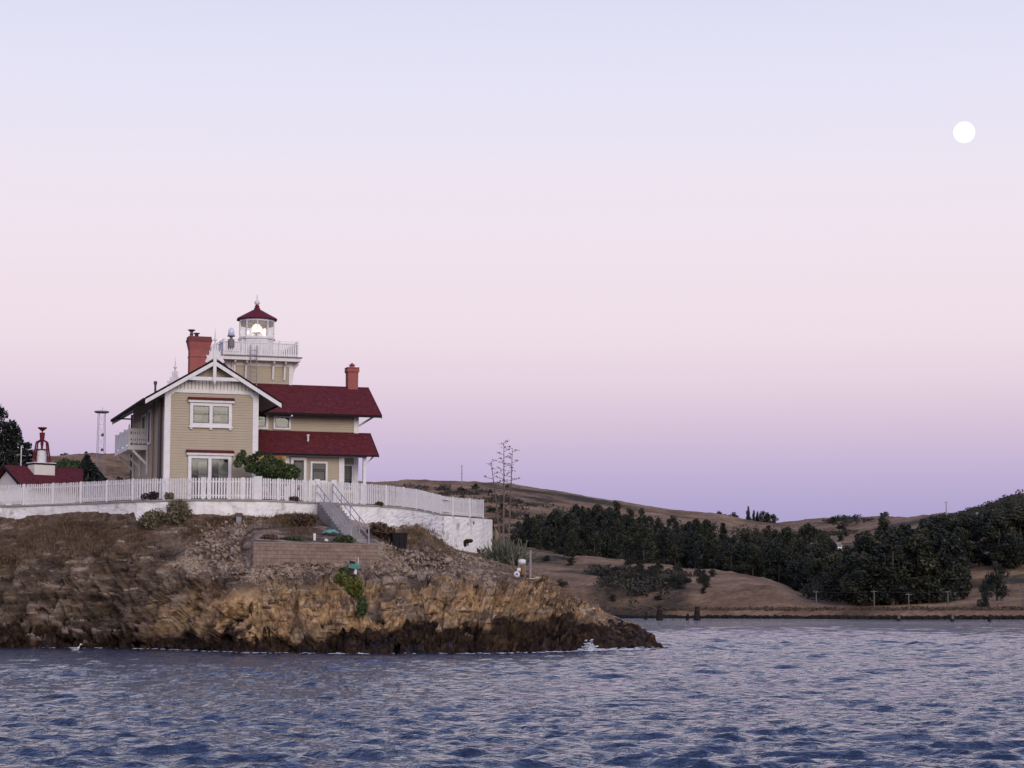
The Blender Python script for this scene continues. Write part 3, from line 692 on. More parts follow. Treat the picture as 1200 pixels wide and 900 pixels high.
TA = ([600, 612, 622, 650, 690, 720, 760, 800, 850, 900, 940, 960, 975, 995], [620, 606, 598, 590, 583, 587, 597, 604, 607, 614, 611, 619, 636, 655])
plant_forest(141, (606, 985), lambda p: (spY(p) + 14, spY(p) + 300), TA, (12, 17), lambda p, b, t: (p < 940 or b < 712) and not (p < 640 and b < 612),
             'dark eucalyptus in the dense wood behind the dry grass spur', 'trees of the wood behind the grass spur', 3, EUC + EUC + PINE, 1.15)
TB = ([930, 945, 985, 1000, 1010, 1020, 1040, 1052, 1066, 1078, 1095, 1112, 1130, 1150, 1165, 1185, 1215], [660, 648, 646, 632, 612, 604, 606, 612, 606, 595, 600, 602, 597, 592, 586, 583, 584])
def keepB(p, b, t):
    if 995 < p < 1064 and 640 < b < 662 and p > 1004: return False
    if 970 < p < 990 and t < 642: return False
    if p > 1118 and b > 668: return False
    if p > 1085 and b > 690 and p > 1128: return False
    return True
plant_forest(146, (938, 1212), lambda p: (float(np.interp(p, HPX, SHY)) + 26, 940), TB, (12, 19), keepB,
             'dark tree in the wood running down to the far right shore', 'trees of the wood on the right shore', 8, EUC + EUC + OAK, 1.4)
rq = random.Random(77)
for i in range(9):
    px = 850 + i * 4.2; Y = spY(px) + rq.uniform(18, 90)
    far_tree('forest_tree', rq.choice(EUC), px, Y, rq.uniform(13, 16.5), 'dark eucalyptus in the dense wood behind the dry grass spur', 'tree', 'trees of the wood behind the grass spur', 1.3)
for i, (px, h, Y) in enumerate([(875, 10, 1235), (881, 8, 1238), (886, 8, 1240), (893, 8.5, 1238), (898, 7, 1240), (904, 6.5, 1240)]):
    far_tree('ridge_tree', PINE[i % 2] if i < 3 else OAK[i % 3], px, Y, h * (1 if i < 3 else 1.5), 'dark small tree in the row on the saddle of the ridge', 'tree', 'trees on the ridge saddle', 1.0).location.z -= 1.5
far_tree('ridge_shrub', OAK[0], 842, 1240, 8, 'rounded dark bush on the skyline left of the saddle trees, the left one', 'shrub', None, 1.4).location.z -= 3.2
far_tree('ridge_shrub', OAK[1], 857, 1240, 9, 'wide dark bush on the skyline left of the saddle trees, the right one', 'shrub', None, 1.6).location.z -= 3.4
far_tree('tall_pine', OAK[2], 1043, 640, 27, 'tall loose-crowned tree standing above the right hand wood', 'tree', None, .62)
far_tree('lone_tree', PINE[1], 671, 700, 9.5, 'lone dark rounded tree on the dry grass slope below the wood', 'tree', None, 1.5)
far_tree('lone_tree', OAK[1], 1162, 520, 13, 'dark tree on the brown slope at the right edge, larger of two', 'tree', None, .8)
far_tree('lone_tree', OAK[2], 1147, 505, 9, 'small dark tree low on the brown slope at the right edge', 'tree', None, .7)
# scrub bushes dotted over the slopes
k = 0; rr = random.Random(21)
while k < 60:
    px = rr.uniform(635, 845); Y = rr.uniform(float(np.interp(px, HPX, SHY)) + 30, spY(px) - 6); b = row_of(Y, hill_z(px, Y))
    dens = math.exp(-((px - 740) / 60) ** 2 - ((b - 692) / 16) ** 2) + .25
    if rr.random() > dens: continue
    far_tree('scrub_bush', rr.choice(OAK), px, Y, rr.uniform(2.2, 5.0), 'low dark scrub bush on the dry slope above the far shore', 'bush', 'scrub bushes on the grass spur', 1.5); k += 1
k = 0
while k < 46:
    px = rr.choice([rr.uniform(445, 610), rr.uniform(70, 160), rr.uniform(930, 1060)]); Y = rr.uniform(880, 1190)
    if px > 900 and row_of(Y, hill_z(px, Y)) > 640: continue
    far_tree('hill_bush', rr.choice(OAK), px, Y, rr.uniform(2.5, 6), 'small dark bush on the brown hilltop under the skyline', 'bush', 'bushes on the upper hills', 1.6); k += 1
# continuous chaparral patches and shore scrub: a mass nobody could count
def chaparral(name, spots, n, size, seed):
    rs = np.random.RandomState(seed); cl = []
    for px, Y, r in spots:
        for _ in range(14):
            q = px + rs.normal(0, r); y = Y + rs.normal(0, r * 1.0); z = hill_z(q, y); s = rs.uniform(1.2, 3.0); cl.append(((xof(q, y), y, z + .3), (s*1.7, s*1.5, s*.75)))
    V, Q = leaves(rs, cl, n, size); tag(np_obj(name, V, Q, M['leaf_scrub'], smooth=False), kind='stuff')
chaparral('chaparral', [(460, 1130, 14), (520, 1130, 16), (555, 1120, 14), (585, 1080, 14), (610, 1060, 14), (600, 1000, 12), (570, 950, 12), (590, 900, 12), (620, 930, 10), (985, 1170, 12), (1000, 1100, 14), (975, 1000, 12), (1170, 960, 12), (1195, 960, 12), (1150, 960, 10), (1125, 950, 8),
    (705, 650, 10), (730, 640, 12), (752, 640, 9), (770, 620, 8), (790, 645, 8), (720, 610, 10), (745, 600, 10), (765, 598, 9)], 26000, .6, 4)
def wood_mass(seed, n):
    rs = np.random.RandomState(seed); cl = []
    for _ in range(420):
        px = rs.uniform(1095, 1290); lo = float(np.interp(px, [1095, 1130, 1290], [800, 760, 740])); Y = rs.uniform(lo, 1010); h = rs.uniform(5, 9); z = hill_z(px, Y)
        if row_of(Y, z + h) < float(np.interp(px, TB[0], TB[1])) - 2: continue
        cl.append(((xof(px, Y), Y, z + h*.5), (rs.uniform(2.2, 4.2), rs.uniform(2.2, 4.2), h*.5)))
    for _ in range(330):
        px = rs.uniform(942, 1122); lo = float(np.interp(px, HPX, SHY)) + 34; Y = rs.uniform(lo, lo + 150); h = rs.uniform(3, 7); z = hill_z(px, Y); b = row_of(Y, z)
        if not keepB(px, b, row_of(Y, z + h)) or row_of(Y, z + h) < float(np.interp(px, TB[0], TB[1])): continue
        cl.append(((xof(px, Y), Y, z + h*.45), (rs.uniform(1.5, 3.2), rs.uniform(1.5, 3), h*.5)))
    for _ in range(420):
        px = rs.uniform(612, 955); Y = rs.uniform(spY(px) + 18, spY(px) + 290); h = rs.uniform(4, 8); z = hill_z(px, Y)
        if row_of(Y, z + h) < float(np.interp(px, TA[0], TA[1])) + 3: continue
        cl.append(((xof(px, Y), Y, z + h*.5), (rs.uniform(1.6, 3.2), rs.uniform(1.6, 3.2), h*.55)))
    V, Q = leaves(rs, cl, n, .48); tag(np_obj('distant_wood', V, Q, M['leaf_euc'], smooth=False), kind='stuff')
wood_mass(19, 80000)
rs = np.random.RandomState(18); b = MB()
for px in np.arange(690, 1270, .55):
    Y = float(np.interp(px, HPX, SHY)) + rs.uniform(-1.2, 1.8); b.ball((xof(px, Y), Y, rs.uniform(-.1, .55)), rs.uniform(.35, .8), rs.uniform(.8, 1.6), 1, .8, 5)
tag(b.build('shore_rocks', M['pile']), kind='stuff')
rs = np.random.RandomState(8); cl = []
for px in np.arange(700, 1260, 1.6):
    Y = float(np.interp(px, HPX, SHY)) + rs.uniform(5, 20); cl.append(((xof(px, Y), Y, hill_z(px, Y) + .1), (rs.uniform(.8, 2.2), 1.2, rs.uniform(.3, .9))))
V, Q = leaves(rs, cl, 9000, .35); tag(np_obj('shore_scrub', V, Q, M['leaf_brown'], smooth=False), kind='stuff')

# ------------------------------------------------------------------ lighthouse (local axes: x along the front, y into depth)
TH = R(18.5); HC, HS = math.cos(TH), math.sin(TH)
HO = at(192, 588, 126)
def hv(px, py, v):      # point of the photo on the plane y = v of the house -> (x, z)
    x, y, z = ray(px, py); k = (v + (-HS*HO.x + HC*HO.y)) / (-HS*x + HC*y)
    return ((k*x - HO.x)*HC + (k*y - HO.y)*HS, CAMZ + k*z - HO.z)
def hu(px, py, u):      # same on a plane x = u -> (y, z)
    x, y, z = ray(px, py); k = (u + HC*HO.x + HS*HO.y) / (HC*x + HS*y)
    return (-(k*x - HO.x)*HS + (k*y - HO.y)*HC, CAMZ + k*z - HO.z)
house = thing('lighthouse', 'tan Victorian lighthouse with dark red roofs, white trim and a lit lantern tower', 'lighthouse', HO, TH)
G = -.3     # walls go a little below the ground
W = 5.76
def clap_front(mb, x0, x1, z0, z1, y, n=.165):      # overlapping boards, lower edge proud of the one below; faces -y
    k = max(1, round((z1 - z0) / n)); h = (z1 - z0) / k
    for i in range(k):
        a, b = z0 + i*h, z0 + (i+1)*h
        mb.add([(x0, y-.03, a), (x1, y-.03, a), (x1, y, b), (x0, y, b), (x0, y, a), (x1, y, a)], [(0, 1, 2, 3), (4, 5, 1, 0)])
def clap_side(mb, y0, y1, z0, z1, x, s=-1, n=.165):  # faces x direction s
    k = max(1, round((z1 - z0) / n)); h = (z1 - z0) / k
    for i in range(k):
        a, b = z0 + i*h, z0 + (i+1)*h
        f = [(x+.03*s, y0, a), (x+.03*s, y1, a), (x, y1, b), (x, y0, b), (x, y0, a), (x, y1, a)]
        mb.add(f, [(3, 2, 1, 0), (0, 1, 5, 4)])
# --- main block
RZ, RSL = 8.88, .597        # roof apex height and slope
m = MB(); m.box(.03, .05, G, W-.03, 13.7, 6.9)
m.prism([(.03, .05, 6.9), (W-.03, .05, 6.9), (W/2, .05, 8.6)], (0, 13.65, 0))
m.build('inner_wall', M['tan'], house)
m = MB(); clap_front(m, 0, W, G, 6.95, 0); clap_side(m, .0, 13.75, G, 6.95, 0)
m.build('clapboard_wall', M['tan'], house)
for bb in ((-.06, -.07, .31, .10), (W - .31, -.07, W + .05, .10), (-.06, .103, .02, .30), (-.05, 13.6, .05, 13.85)):
    m = MB(); m.box(bb[0], bb[1], G, bb[2], bb[3], 6.95); m.build('corner_board', M['white'], house)
# gable filling: vertical boards, white band, tan peak
m = MB(); zc = 7.62
def gx(z, off): return (RZ - z) / RSL - off
pts = [(W/2 - gx(6.95, .45), -.05, 6.95), (W/2 + gx(6.95, .45), -.05, 6.95), (W/2 + gx(zc, .35), -.05, zc), (W/2 - gx(zc, .35), -.05, zc)]
x = -.2
while x < W + .2:
    t0, t1 = [min(zc, RZ - RSL * (abs(q - W/2) + .45)) for q in (x, x + .185)]
    if min(t0, t1) > 7.0: m.prism([(x, -.075, 6.98), (x + .185, -.075, 6.98), (x + .185, -.075, t1), (x, -.075, t0)], (0, .03, 0))
    x += .225
m.build('gable_board', M['cream'], house)
m = MB(); m.prism(pts, (0, .04, 0)); m.build('gable_backing', M['wood_soffit'], house)
m = MB(); m.prism([(W/2 - gx(zc, .35), -.045, zc), (W/2 + gx(zc, .35), -.045, zc), (W/2, -.045, 8.55)], (0, .04, 0))
x = .9
while x < W - .9:
    t = RZ - RSL * (abs(x - W/2)) - .4
    if t > zc + .05: m.box(x - .015, -.065, zc, x + .015, -.047, t)
    x += .21
m.build('gable_peak', M['tan'], house)
m = MB(); m.box(.31, -.10, 6.78, W - .31, -.02, 7.0)
for s, x in ((1, .31), (-1, W - .31)):                  # little curved brackets at the top corners
    m.prism([(x, -.09, 6.78), (x + s*.22, -.09, 6.78), (x + s*.17, -.09, 6.70), (x + s*.05, -.09, 6.62), (x, -.09, 6.55)][::s], (0, .06, 0))
m.build('gable_band', M['white'], house)
# roof slabs, dark edges, barge boards
def slab(mb, x0, z0, x1, z1, y0, y1, t):     # sloping slab between two lines parallel to y
    mb.prism([(x0, y0, z0), (x1, y0, z1), (x1, y0, z1 - t), (x0, y0, z0 - t)] if x1 > x0 else [(x1, y0, z1), (x0, y0, z0), (x0, y0, z0 - t), (x1, y0, z1 - t)], (0, y1 - y0, 0))
m = MB(); e = 4.20; ze = RZ - RSL * e
slab(m, W/2 - e, ze, W/2, RZ, -.66, 14.55, .07); slab(m, W/2, RZ, W/2 + e, ze, -.66, 14.55, .07)
m.build('main_roof', M['roof'], house)
m = MB(); slab(m, W/2 - e + .03, ze - .075 + .018, W/2 - .02, RZ - .09, -.62, 14.5, .10); slab(m, W/2 + .02, RZ - .09, W/2 + e - .03, ze - .075 + .018, -.62, 14.5, .10)
m.build('soffit', M['wood_soffit'], house)
m = MB(); slab(m, W/2 - e - .05, ze - .02, W/2 - .001, RZ + .02, -.73, -.665, .13); slab(m, W/2 + .001, RZ + .02, W/2 + e + .05, ze - .02, -.73, -.665, .13)
m.box(W/2 - e - .16, -.60, ze - .22, W/2 - e - .003, 14.5, ze - .06)
m.box(W/2 + e + .003, -.60, ze - .22, W/2 + e + .14, 5.0, ze - .06)
m.build('gutter', M['gutter'], house)
for y0, y1 in ((-.76, -.66), (14.5, 14.6)):
    m = MB(); slab(m, W/2 - e - .04, ze - .155, W/2 - .001, RZ - .115, y0, y1, .26); m.build('barge_board', M['white'], house)
    m = MB(); slab(m, W/2 + .001, RZ - .115, W/2 + e + .04, ze - .155, y0, y1, .26); m.build('barge_board', M['white'], house)
m = MB(); zt = hv(252, 444, -.7)[1]; half = (RZ - zt) / RSL - .35
m.box(W/2 - half, -.70, zt - .11, W/2 + half, -.60, zt + .11)
m.build('collar_beam', M['white'], house)
def finial(y, name):
    b = MB(); z0 = hv(252, 451, -.78)[1]
    b.box(W/2 - .10, y - .07, z0 + .25, W/2 + .10, y + .06, RZ + .55)
    b.lathe([(.01, z0), (.06, z0 + .1), (.1, z0 + .22), (.08, z0 + .25)], (W/2, y, 0), 8)
    b.lathe([(.10, RZ + .55), (.07, RZ + .7), (.05, RZ + 1.1), (.11, RZ + 1.15), (.12, RZ + 1.20), (.05, RZ + 1.28), (.03, RZ + 1.6), (.015, RZ + 1.8), (.005, RZ + 1.95)], (W/2, y, 0), 8)
    for s in (-1, 1):       # carved scroll brackets each side of the mast, riding on the roof edge
        pr = [(.10, -.02), (.62, -.33), (.78, -.30), (.62, -.05), (.70, .10), (.50, .06), (.42, .20), (.46, .36), (.30, .34), (.24, .55), (.26, .72), (.10, .80)]
        b.prism([(W/2 + s*(.02 + a*.76), y - .03, RZ + c*1.12 + .06 + .07*(a > .3)) for a, c in (pr if s > 0 else pr[::-1])], (0, .06, 0))
    return b.build(name, M['white'], house)
finial(-.74, 'gable_finial'); finial(14.58, 'gable_finial')
# --- windows
def window(x0, z0, x1, z1, y, n=2, hood=True, sill=True, blinds=(.35,), fr=.13, name='window', side=False, mid=None, label=None, bm=None):
    """front facing window with outer frame x0..x1, z0..z1 on the wall plane y; frame stands proud, glass set back in it"""
    T = (lambda p: (y + (p[1] - y), 0, 0)) if False else None
    f = MB(); d = .10
    def bx(mb, a, b_, c, d_, e_, g):
        if side: mb.box(y + (b_), a, c, y + (e_), d_, g)
        else: mb.box(a, y + b_, c, d_, y + e_, g)
    bx(f, x0, -d, z0, x0 + fr, .0, z1); bx(f, x1 - fr, -d, z0, x1, .0, z1)
    bx(f, x0 + fr, -d + .005, z1 - fr, x1 - fr, .0, z1 - .002); bx(f, x0 + fr, -d + .005, z0 + .002, x1 - fr, .0, z0 + fr)
    wsp = (x1 - x0 - fr * (n + 1)) / n
    for i in range(1, n):
        c = x0 + i * (wsp + fr); bx(f, c, -d + .004, z0 + fr, c + fr, .0, z1 - fr)
    if sill:
        bx(f, x0 - .07, -.15, z0 - .09, x1 + .07, .0, z0 - .003)
        for q in (x0 + .02, (x0 + x1) / 2 - .07, x1 - .16):
            if n > 1: bx(f, q, -.12, z0 - .20, q + .14, .0, z0 - .093)
    fo = f.build(name, M['white'], house)
    if label: fo['label'] = label
    for i in range(n):
        a = x0 + fr + i * (wsp + fr); b_ = a + wsp; zb, zt_ = z0 + fr, z1 - fr
        s = MB(); t = .045
        bx(s, a, -.07, zb, a + t, -.02, zt_); bx(s, b_ - t, -.07, zb, b_, -.02, zt_); bx(s, a + t, -.068, zb, b_ - t, -.02, zb + t); bx(s, a + t, -.068, zt_ - t, b_ - t, -.02, zt_)
        if mid:
            for q in mid: bx(s, a + t, -.072, zb + (zt_ - zb) * q - .02, b_ - t, -.02, zb + (zt_ - zb) * q + .02)
        s.build('sash', M['sash'], fo)
        r = MB(); bx(r, a, -.034, zb, b_, -.030, zt_); r.build('dark_backing', M['interior'], fo)  # dark sheet on the wall; the room's dimness is in its colour
        for lo, hi, w0, w1 in blinds:
            bl = MB(); bx(bl, a + t + (wsp - 2*t) * w0, -.042, zb + (zt_ - zb) * lo, a + t + (wsp - 2*t) * w1, -.036, zb + (zt_ - zb) * hi); bl.build('blind', M[bm or 'blind'], fo)
        p = MB(); bx(p, a + t, -.055, zb + t, b_ - t, -.050, zt_ - t); p.build('pane', M['pane'], fo)
    if hood:
        h = MB(); bx(h, x0 - .12, -.22, z1 + .003, x1 + .12, -.0, z1 + .15); h.build('cornice', M['white'], fo)
        h2 = MB()
        h2.add([(x0 - .14, y - .30, z1 + .153), (x1 + .14, y - .30, z1 + .153), (x1 + .14, y - .30, z1 + .20), (x0 - .14, y - .30, z1 + .20),
                (x0 - .14, y, z1 + .153), (x1 + .14, y, z1 + .153), (x1 + .14, y, z1 + .34), (x0 - .14, y, z1 + .34)], [(0, 1, 2, 3), (3, 2, 6, 7), (1, 5, 6, 2), (0, 3, 7, 4), (0, 4, 5, 1)])
        h2.build('hood', M['roof'], fo)
    return fo
window(1.50, 4.72, 4.12, 6.20, -.03, 2, blinds=[(.72, 1, 0, 1), (.16, .46, .05, .5)], mid=(.52,), fr=.20)
window(1.44, -.05, 4.14, 2.92, -.03, 2, blinds=[(.30, .92, .42, 1.0)], mid=(.62,), fr=.20, sill=False, name='french_door', bm='curtain')
# windows and door on the balcony side
y0, z1 = hu(172.8, 480, 0); y1 = hu(168.6, 480, 0)[0]
window(y0, 4.75, y1, 6.15, -.03, 1, hood=False, blinds=[(.3, 1, 0, 1)], name='window', side=True, fr=.14)
y0 = hu(178.6, 480, 0)[0]; y1 = hu(175.6, 480, 0)[0]
window(y0, 3.98, y1, 6.25, -.03, 1, hood=False, sill=False, blinds=[(.2, .9, 0, 1)], name='balcony_door', side=True, fr=.16)
# --- downpipes on the balcony side
m = MB(); m.tube((-.16, 1.15, G), (-.16, 1.15, 6.5), .12); m.build('drainpipe', M['dark_metal'], house)
m = MB(); m.tube((-.12, hu(180, 500, -.1)[0], G), (-.12, hu(180, 500, -.1)[0], 6.6), .055); m.build('drainpipe', M['rust'], house)
m = MB(); m.tube((-.15, 13.65, G), (-.15, 13.65, 6.6), .07); m.tube((-.15, 13.65, 6.3), (-1.3, 14.3, 6.38), .05); m.build('drainpipe', M['dark_metal'], house)
m = MB(); q = hv(182, 455, 4.0); zr = RZ + RSL * (q[0] - W/2)
m.tube((q[0], 4.0, zr - .2), (q[0], 4.0, zr + .55), .07); m.tube((q[0], 4.0, zr + .55), (q[0], 4.0, zr + .75), .11); m.build('vent_pipe', M['dark_metal'], house)
# --- balcony
bal = bpy.data.objects.new('balcony', None); COL.objects.link(bal); bal.parent = house
BY0, BY1, BX, BZ = 6.75, 13.1, -1.27, 3.86
m = MB(); m.box(BX, BY0, BZ, -.04, BY1, BZ + .14); m.box(BX - .06, BY0 - .06, BZ - .17, -.04, BY0 + .08, BZ - .003); m.box(BX - .06, BY0 + .085, BZ - .17, BX + .08, BY1, BZ - .003); m.build('balcony_deck', M['cream'], bal)
m = MB()                                               # near end panel: boards with pierced pattern
nb = 9; wd = (-.06 - BX) / nb
for i in range(nb):
    x0 = BX + i * wd; zb = BZ + .22 + (.06 if i % 2 else 0)
    m.box(x0 + (.0 if i % 2 else .012), BY0 - .03, zb, x0 + wd - .012, BY0 + .01, BZ + .42)
    m.box(x0 + .035, BY0 - .03, BZ + .42, x0 + wd - .035, BY0 + .01, BZ + .56); m.box(x0, BY0 - .03, BZ + .56, x0 + wd - .004, BY0 + .01, BZ + .82)
    m.box(x0 + .035, BY0 - .03, BZ + .82, x0 + wd - .035, BY0 + .01, BZ + 1.0); m.box(x0, BY0 - .03, BZ + 1.0, x0 + wd - .004, BY0 + .01, BZ + 1.10)
m.box(BX, BY0 - .05, BZ + 1.103, -.04, BY0 + .05, BZ + 1.20)
m.build('end_panel', M['cream'], bal)
for i in range(4):
    y = BY0 + (BY1 - BY0) * i / 3
    m = MB(); m.box(BX - .05, y - .055, BZ - .1, BX + .06, y + .055, BZ + 1.30)
    if i == 0: m.lathe([(.07, 0), (.03, .05), (.06, .10), (.02, .17), (.005, .24)], (BX, y, BZ + 1.30), 6)
    m.build('balcony_post', M['cream'], bal)
for i in range(3):
    ya, yb = BY0 + (BY1 - BY0) * i / 3 + .058, BY0 + (BY1 - BY0) * (i + 1) / 3 - .058; m = MB()
    m.box(BX - .02, ya, BZ + .22, BX + .02, yb, BZ + .34); m.box(BX - .02, ya, BZ + 1.08, BX + .02, yb, BZ + 1.2)
    y = ya + .06
    while y < yb: m.box(BX - .012, y - .03, BZ + .34, BX + .012, y + .03, BZ + 1.08); y += .115
    m.build('side_railing', M['white'], bal)
for y in (BY0 + .05, (BY0 + BY1) / 2, BY1 - .1):
    m = MB(); m.box(-.14, y - .07, 2.15, -.05, y + .07, BZ - .175)
    m.bar((BX + .25, y, BZ - .2), (-.10, y, 2.75), .12, .15); m.build('balcony_bracket', M['cream'], bal)
# --- right wing
V2 = 6.2; XE = 13.82
m = MB(); m.box(W - .05, V2 + .05, G, XE - .02, 12.2, 6.6); m.prism([(XE - .3, V2 + .05, 6.6), (XE - .3, 12.2, 6.6), (XE - .3, 9.2, 8.4)], (.28, 0, 0)); m.build('wing_inner_wall', M['tan'], house)
m = MB(); clap_front(m, W, XE - .28, 4.7, 6.6, V2); clap_front(m, W, 8.7, G, 4.7, V2); clap_front(m, 12.45, XE - .28, G, 4.7, V2); m.build('wing_wall', M['tan'], house)
m = MB(); m.box(XE - .30, V2 - .06, G, XE + .03, V2 + .12, 6.6); m.build('corner_board', M['white'], house)
ridge_y, ridge_z, ev_y, ev_z = 9.0, 8.53, 5.32, 6.30; ws = (ridge_z - ev_z) / (ridge_y - ev_y)
def slab_x(mb, ya, za, yb, zb, x0, x1, t):
    mb.prism([(x0, ya, za), (x0, ya, za - t), (x0, yb, zb - t), (x0, yb, zb)][::-1], (x1 - x0, 0, 0))
XR = 15.17
m = MB(); slab_x(m, ev_y, ev_z, ridge_y, ridge_z, 3.3, XR, .08); slab_x(m, ridge_y, ridge_z, 2*ridge_y - ev_y, ev_z, 3.3, XR, .08)
m.build('wing_roof', M['roof'], house)
m = MB(); slab_x(m, ev_y - .02, ev_z - .005, ridge_y, ridge_z + .015, XR + .003, XR + .06, .24); slab_x(m, ridge_y, ridge_z + .015, 2*ridge_y - ev_y + .02, ev_z - .005, XR + .003, XR + .06, .24); m.build('barge_board', M['red_dark'], house)
m = MB(); m.box(7.2, ev_y - .12, ev_z - .20, XR, ev_y - .003, ev_z - .04); slab_x(m, ev_y + .03, ev_z - .1, ridge_y - .1, ridge_z - .16, 6.0, XR - .02, .08); m.build('gutter', M['gutter'], house)
m = MB(); m.bar((XE, V2 + .3, 5.55), (XR - .1, V2 + .3, 6.35), .10, .13); m.build('eave_bracket', M['white'], house)
m = MB(); q = hv(342, 485, ev_y - .1); m.tube((q[0], ev_y - .03, ev_z - .2), (q[0], ev_y + .85, ev_z - .5), .035); m.ball((q[0], ev_y - .1, ev_z - .25), .07); m.build('gutter_outlet', M['white'], house)
# porch roof and ground floor
PT, PE, PZ0, PZ1 = V2 - .01, 3.9, 3.50, 5.14; PX0, PX1 = W + .02, 14.62
m = MB(); slab_x(m, PE, PZ0, PT, PZ1, PX0, PX1, .07); m.build('porch_roof', M['roof'], house)
m = MB(); slab_x(m, PE - .02, PZ0 + .0, PT, PZ1 + .012, PX1 + .003, PX1 + .05, .16); m.box(PX0, PE - .10, PZ0 - .13, PX1, PE - .003, PZ0 - .02); slab_x(m, PE + .03, PZ0 - .085, PT, PZ1 - .085, PX0 + .01, PX1 - .02, .04); m.build('gutter', M['gutter'], house)
m = MB(); m.box(PX0, 4.30, PZ0 - .16, 13.95, 4.52, PZ0 + .06); m.build('porch_beam', M['white'], house)
q = hv(361, 513, 5.2); zq = PZ0 + (PZ1 - PZ0) * (5.2 - PE) / (PT - PE)
m = MB(); m.tube((q[0], 5.2, zq - .1), (q[0], 5.2, zq + .32), .065); m.tube((q[0], 5.2, zq + .32), (q[0], 5.2, zq + .42), .10); m.build('vent_pipe', M['white'], house)
LV = 4.6; LX0, LX1 = 8.62, 12.46
m = MB(); m.box(LX0 + .02, LV + .04, G, LX1 - .02, V2 + .05, 3.75); m.build('ground_floor_inner_wall', M['tan'], house)
m = MB(); clap_front(m, LX0, LX1, G, 3.42, LV); clap_side(m, LV, V2, G, 3.5, LX0); m.build('ground_floor_wall', M['tan'], house)
m = MB(); m.box(LX0 - .05, LV - .07, G, LX0 + .17, LV + .1, 3.33); m.build('corner_board', M['white'], house); m = MB(); m.box(LX1 - .33, LV - .07, G, LX1 + .03, LV + .12, 3.33); m.build('corner_board', M['white'], house)
m = MB(); px_, pz_ = hv(427, 560, 4.35); m.box(px_ - .10, 4.28, G, px_ + .10, 4.48, PZ0 - .165)
m.bar((px_ + .08, 4.38, 2.85), (px_ + .60, 4.38, PZ0 - .06), .08, .10); m.build('porch_post', M['white'], house)
def outer(pxa, pya, pxb, pyb, v):
    a = hv(pxa, pya, v); b_ = hv(pxb, pyb, v); return (a[0], b_[1], b_[0], a[1])
x0, z0, x1, z1 = outer(301, 479, 314, 503.5, V2); window(x0 - .5, z0, x1, z1, V2 - .03, 1, hood=False, sill=False, blinds=[(.35, 1, 0, 1)], mid=(.5,), fr=.17, label='upper window half hidden by the front wing')
x0, z0, x1, z1 = outer(320.2, 487.2, 340.2, 503.8, V2); window(x0, z0, x1, z1, V2 - .03, 1, hood=False, sill=False, blinds=[(.0, .55, .15, .9)], fr=.12, label='small nearly square upper window')
x0, z0, x1, z1 = outer(337.8, 536, 358.2, 589, LV); window(x0 + .16, G + .3, x1, z1, LV - .03, 1, hood=False, sill=False, blinds=[(.35, .95, .06, .96)], mid=(.42,), fr=.17, name='front_door', bm='curtain')
x0, z0, x1, z1 = outer(363.5, 540.8, 383.2, 565.5, LV); window(x0, z0, x1, z1, LV - .03, 1, hood=False, blinds=[(.0, .52, .05, .95), (.66, 1, 0, 1)], mid=(.58,), fr=.12, bm='curtain')
x0, z0, x1, z1 = outer(404.5, 546, 417, 572, V2); window(12.62, 1.2, XE - .33, 3.0, V2 - .03, 1, hood=False, blinds=[(.45, 1, .1, 1)], mid=(.4,), fr=.10, label='window deep under the end of the porch roof')
m = MB(); m.bar((W + .3, V2 - .06, G), (W + .3, V2 - .06, 3.2), .1, .1)
# entry recess: lit door and porch lamp
e_ = MB(); e_.box(6.9, V2 - .10, G, 7.95, V2 - .005, 2.35); eo = e_.build('entry_door', M['red_dark'], house)
e_ = MB(); e_.box(7.08, V2 - .115, 1.1, 7.77, V2 - .103, 2.15); e_.build('door_pane', M['blind'], eo)
M['lamp'] = emit('warm_lamp', (1.0, .72, .32), 4.0)
lx, lz = hv(315, 528.3, 5.3)
e_ = MB(); e_.lathe([(.05, .12), (.13, .08), (.15, 0), (.02, -.1)], (lx, 5.3, lz), 10); pl_ = e_.build('porch_lamp', M['lamp'], house)
pl = bpy.data.lights.new('porch_lamp_light', 'POINT'); pl.energy = 24; pl.color = (1, .62, .25); pl.shadow_soft_size = .12
plo = bpy.data.objects.new('porch_lamp_light', pl); COL.objects.link(plo); plo.parent = house; plo.location = (lx, 5.3, lz - .22)
# --- chimneys
def chimney(prof, cx, cy, name, pots, capm):
    b = MB()
    for (z0, a0, c0), (z1, a1, c1) in zip(prof[:-1], prof[1:]):
        b.hexa([(cx - a0, cy - c0, z0), (cx + a0, cy - c0, z0), (cx + a0, cy + c0, z0), (cx - a0, cy + c0, z0)], [(cx - a1, cy - c1, z1), (cx + a1, cy - c1, z1), (cx + a1, cy + c1, z1), (cx - a1, cy + c1, z1)])
    o = b.build(name, M['red_brick'], house); return o
chz = lambda py: hv(233, py, 5.6)[1]
cx = hv(233, 420, 6.1)[0]
ch = chimney([(7.6, .64, .38), (chz(418.5), .64, .38), (chz(417.5), .68, .42), (chz(416.5), .64, .38), (chz(410), .64, .38), (chz(403), .72, .46), (chz(400), .75, .49)], cx, 6.1, 'chimney', 0, 0)
ch['label'] = 'large flared red chimney with dark cap and two pots'
m = MB(); m.box(cx - .78, 6.1 - .52, chz(400) + .002, cx + .78, 6.1 + .52, chz(397)); m.box(cx - .74, 6.1 - .48, chz(397) + .002, cx + .74, 6.1 + .48, chz(394)); m.build('chimney_cap', M['soot'], ch)
z = chz(394)
m = MB(); xx = hv(224.5, 390, 6)[0]; m.lathe([(.11, z - .05), (.11, z + .12), (.14, z + .15), (.09, z + .2), (.10, z + .32), (.24, z + .42), (.25, z + .46), (.10, z + .48)], (xx, 6.0, 0), 10); m.build('chimney_pot', M['dark_metal'], ch)
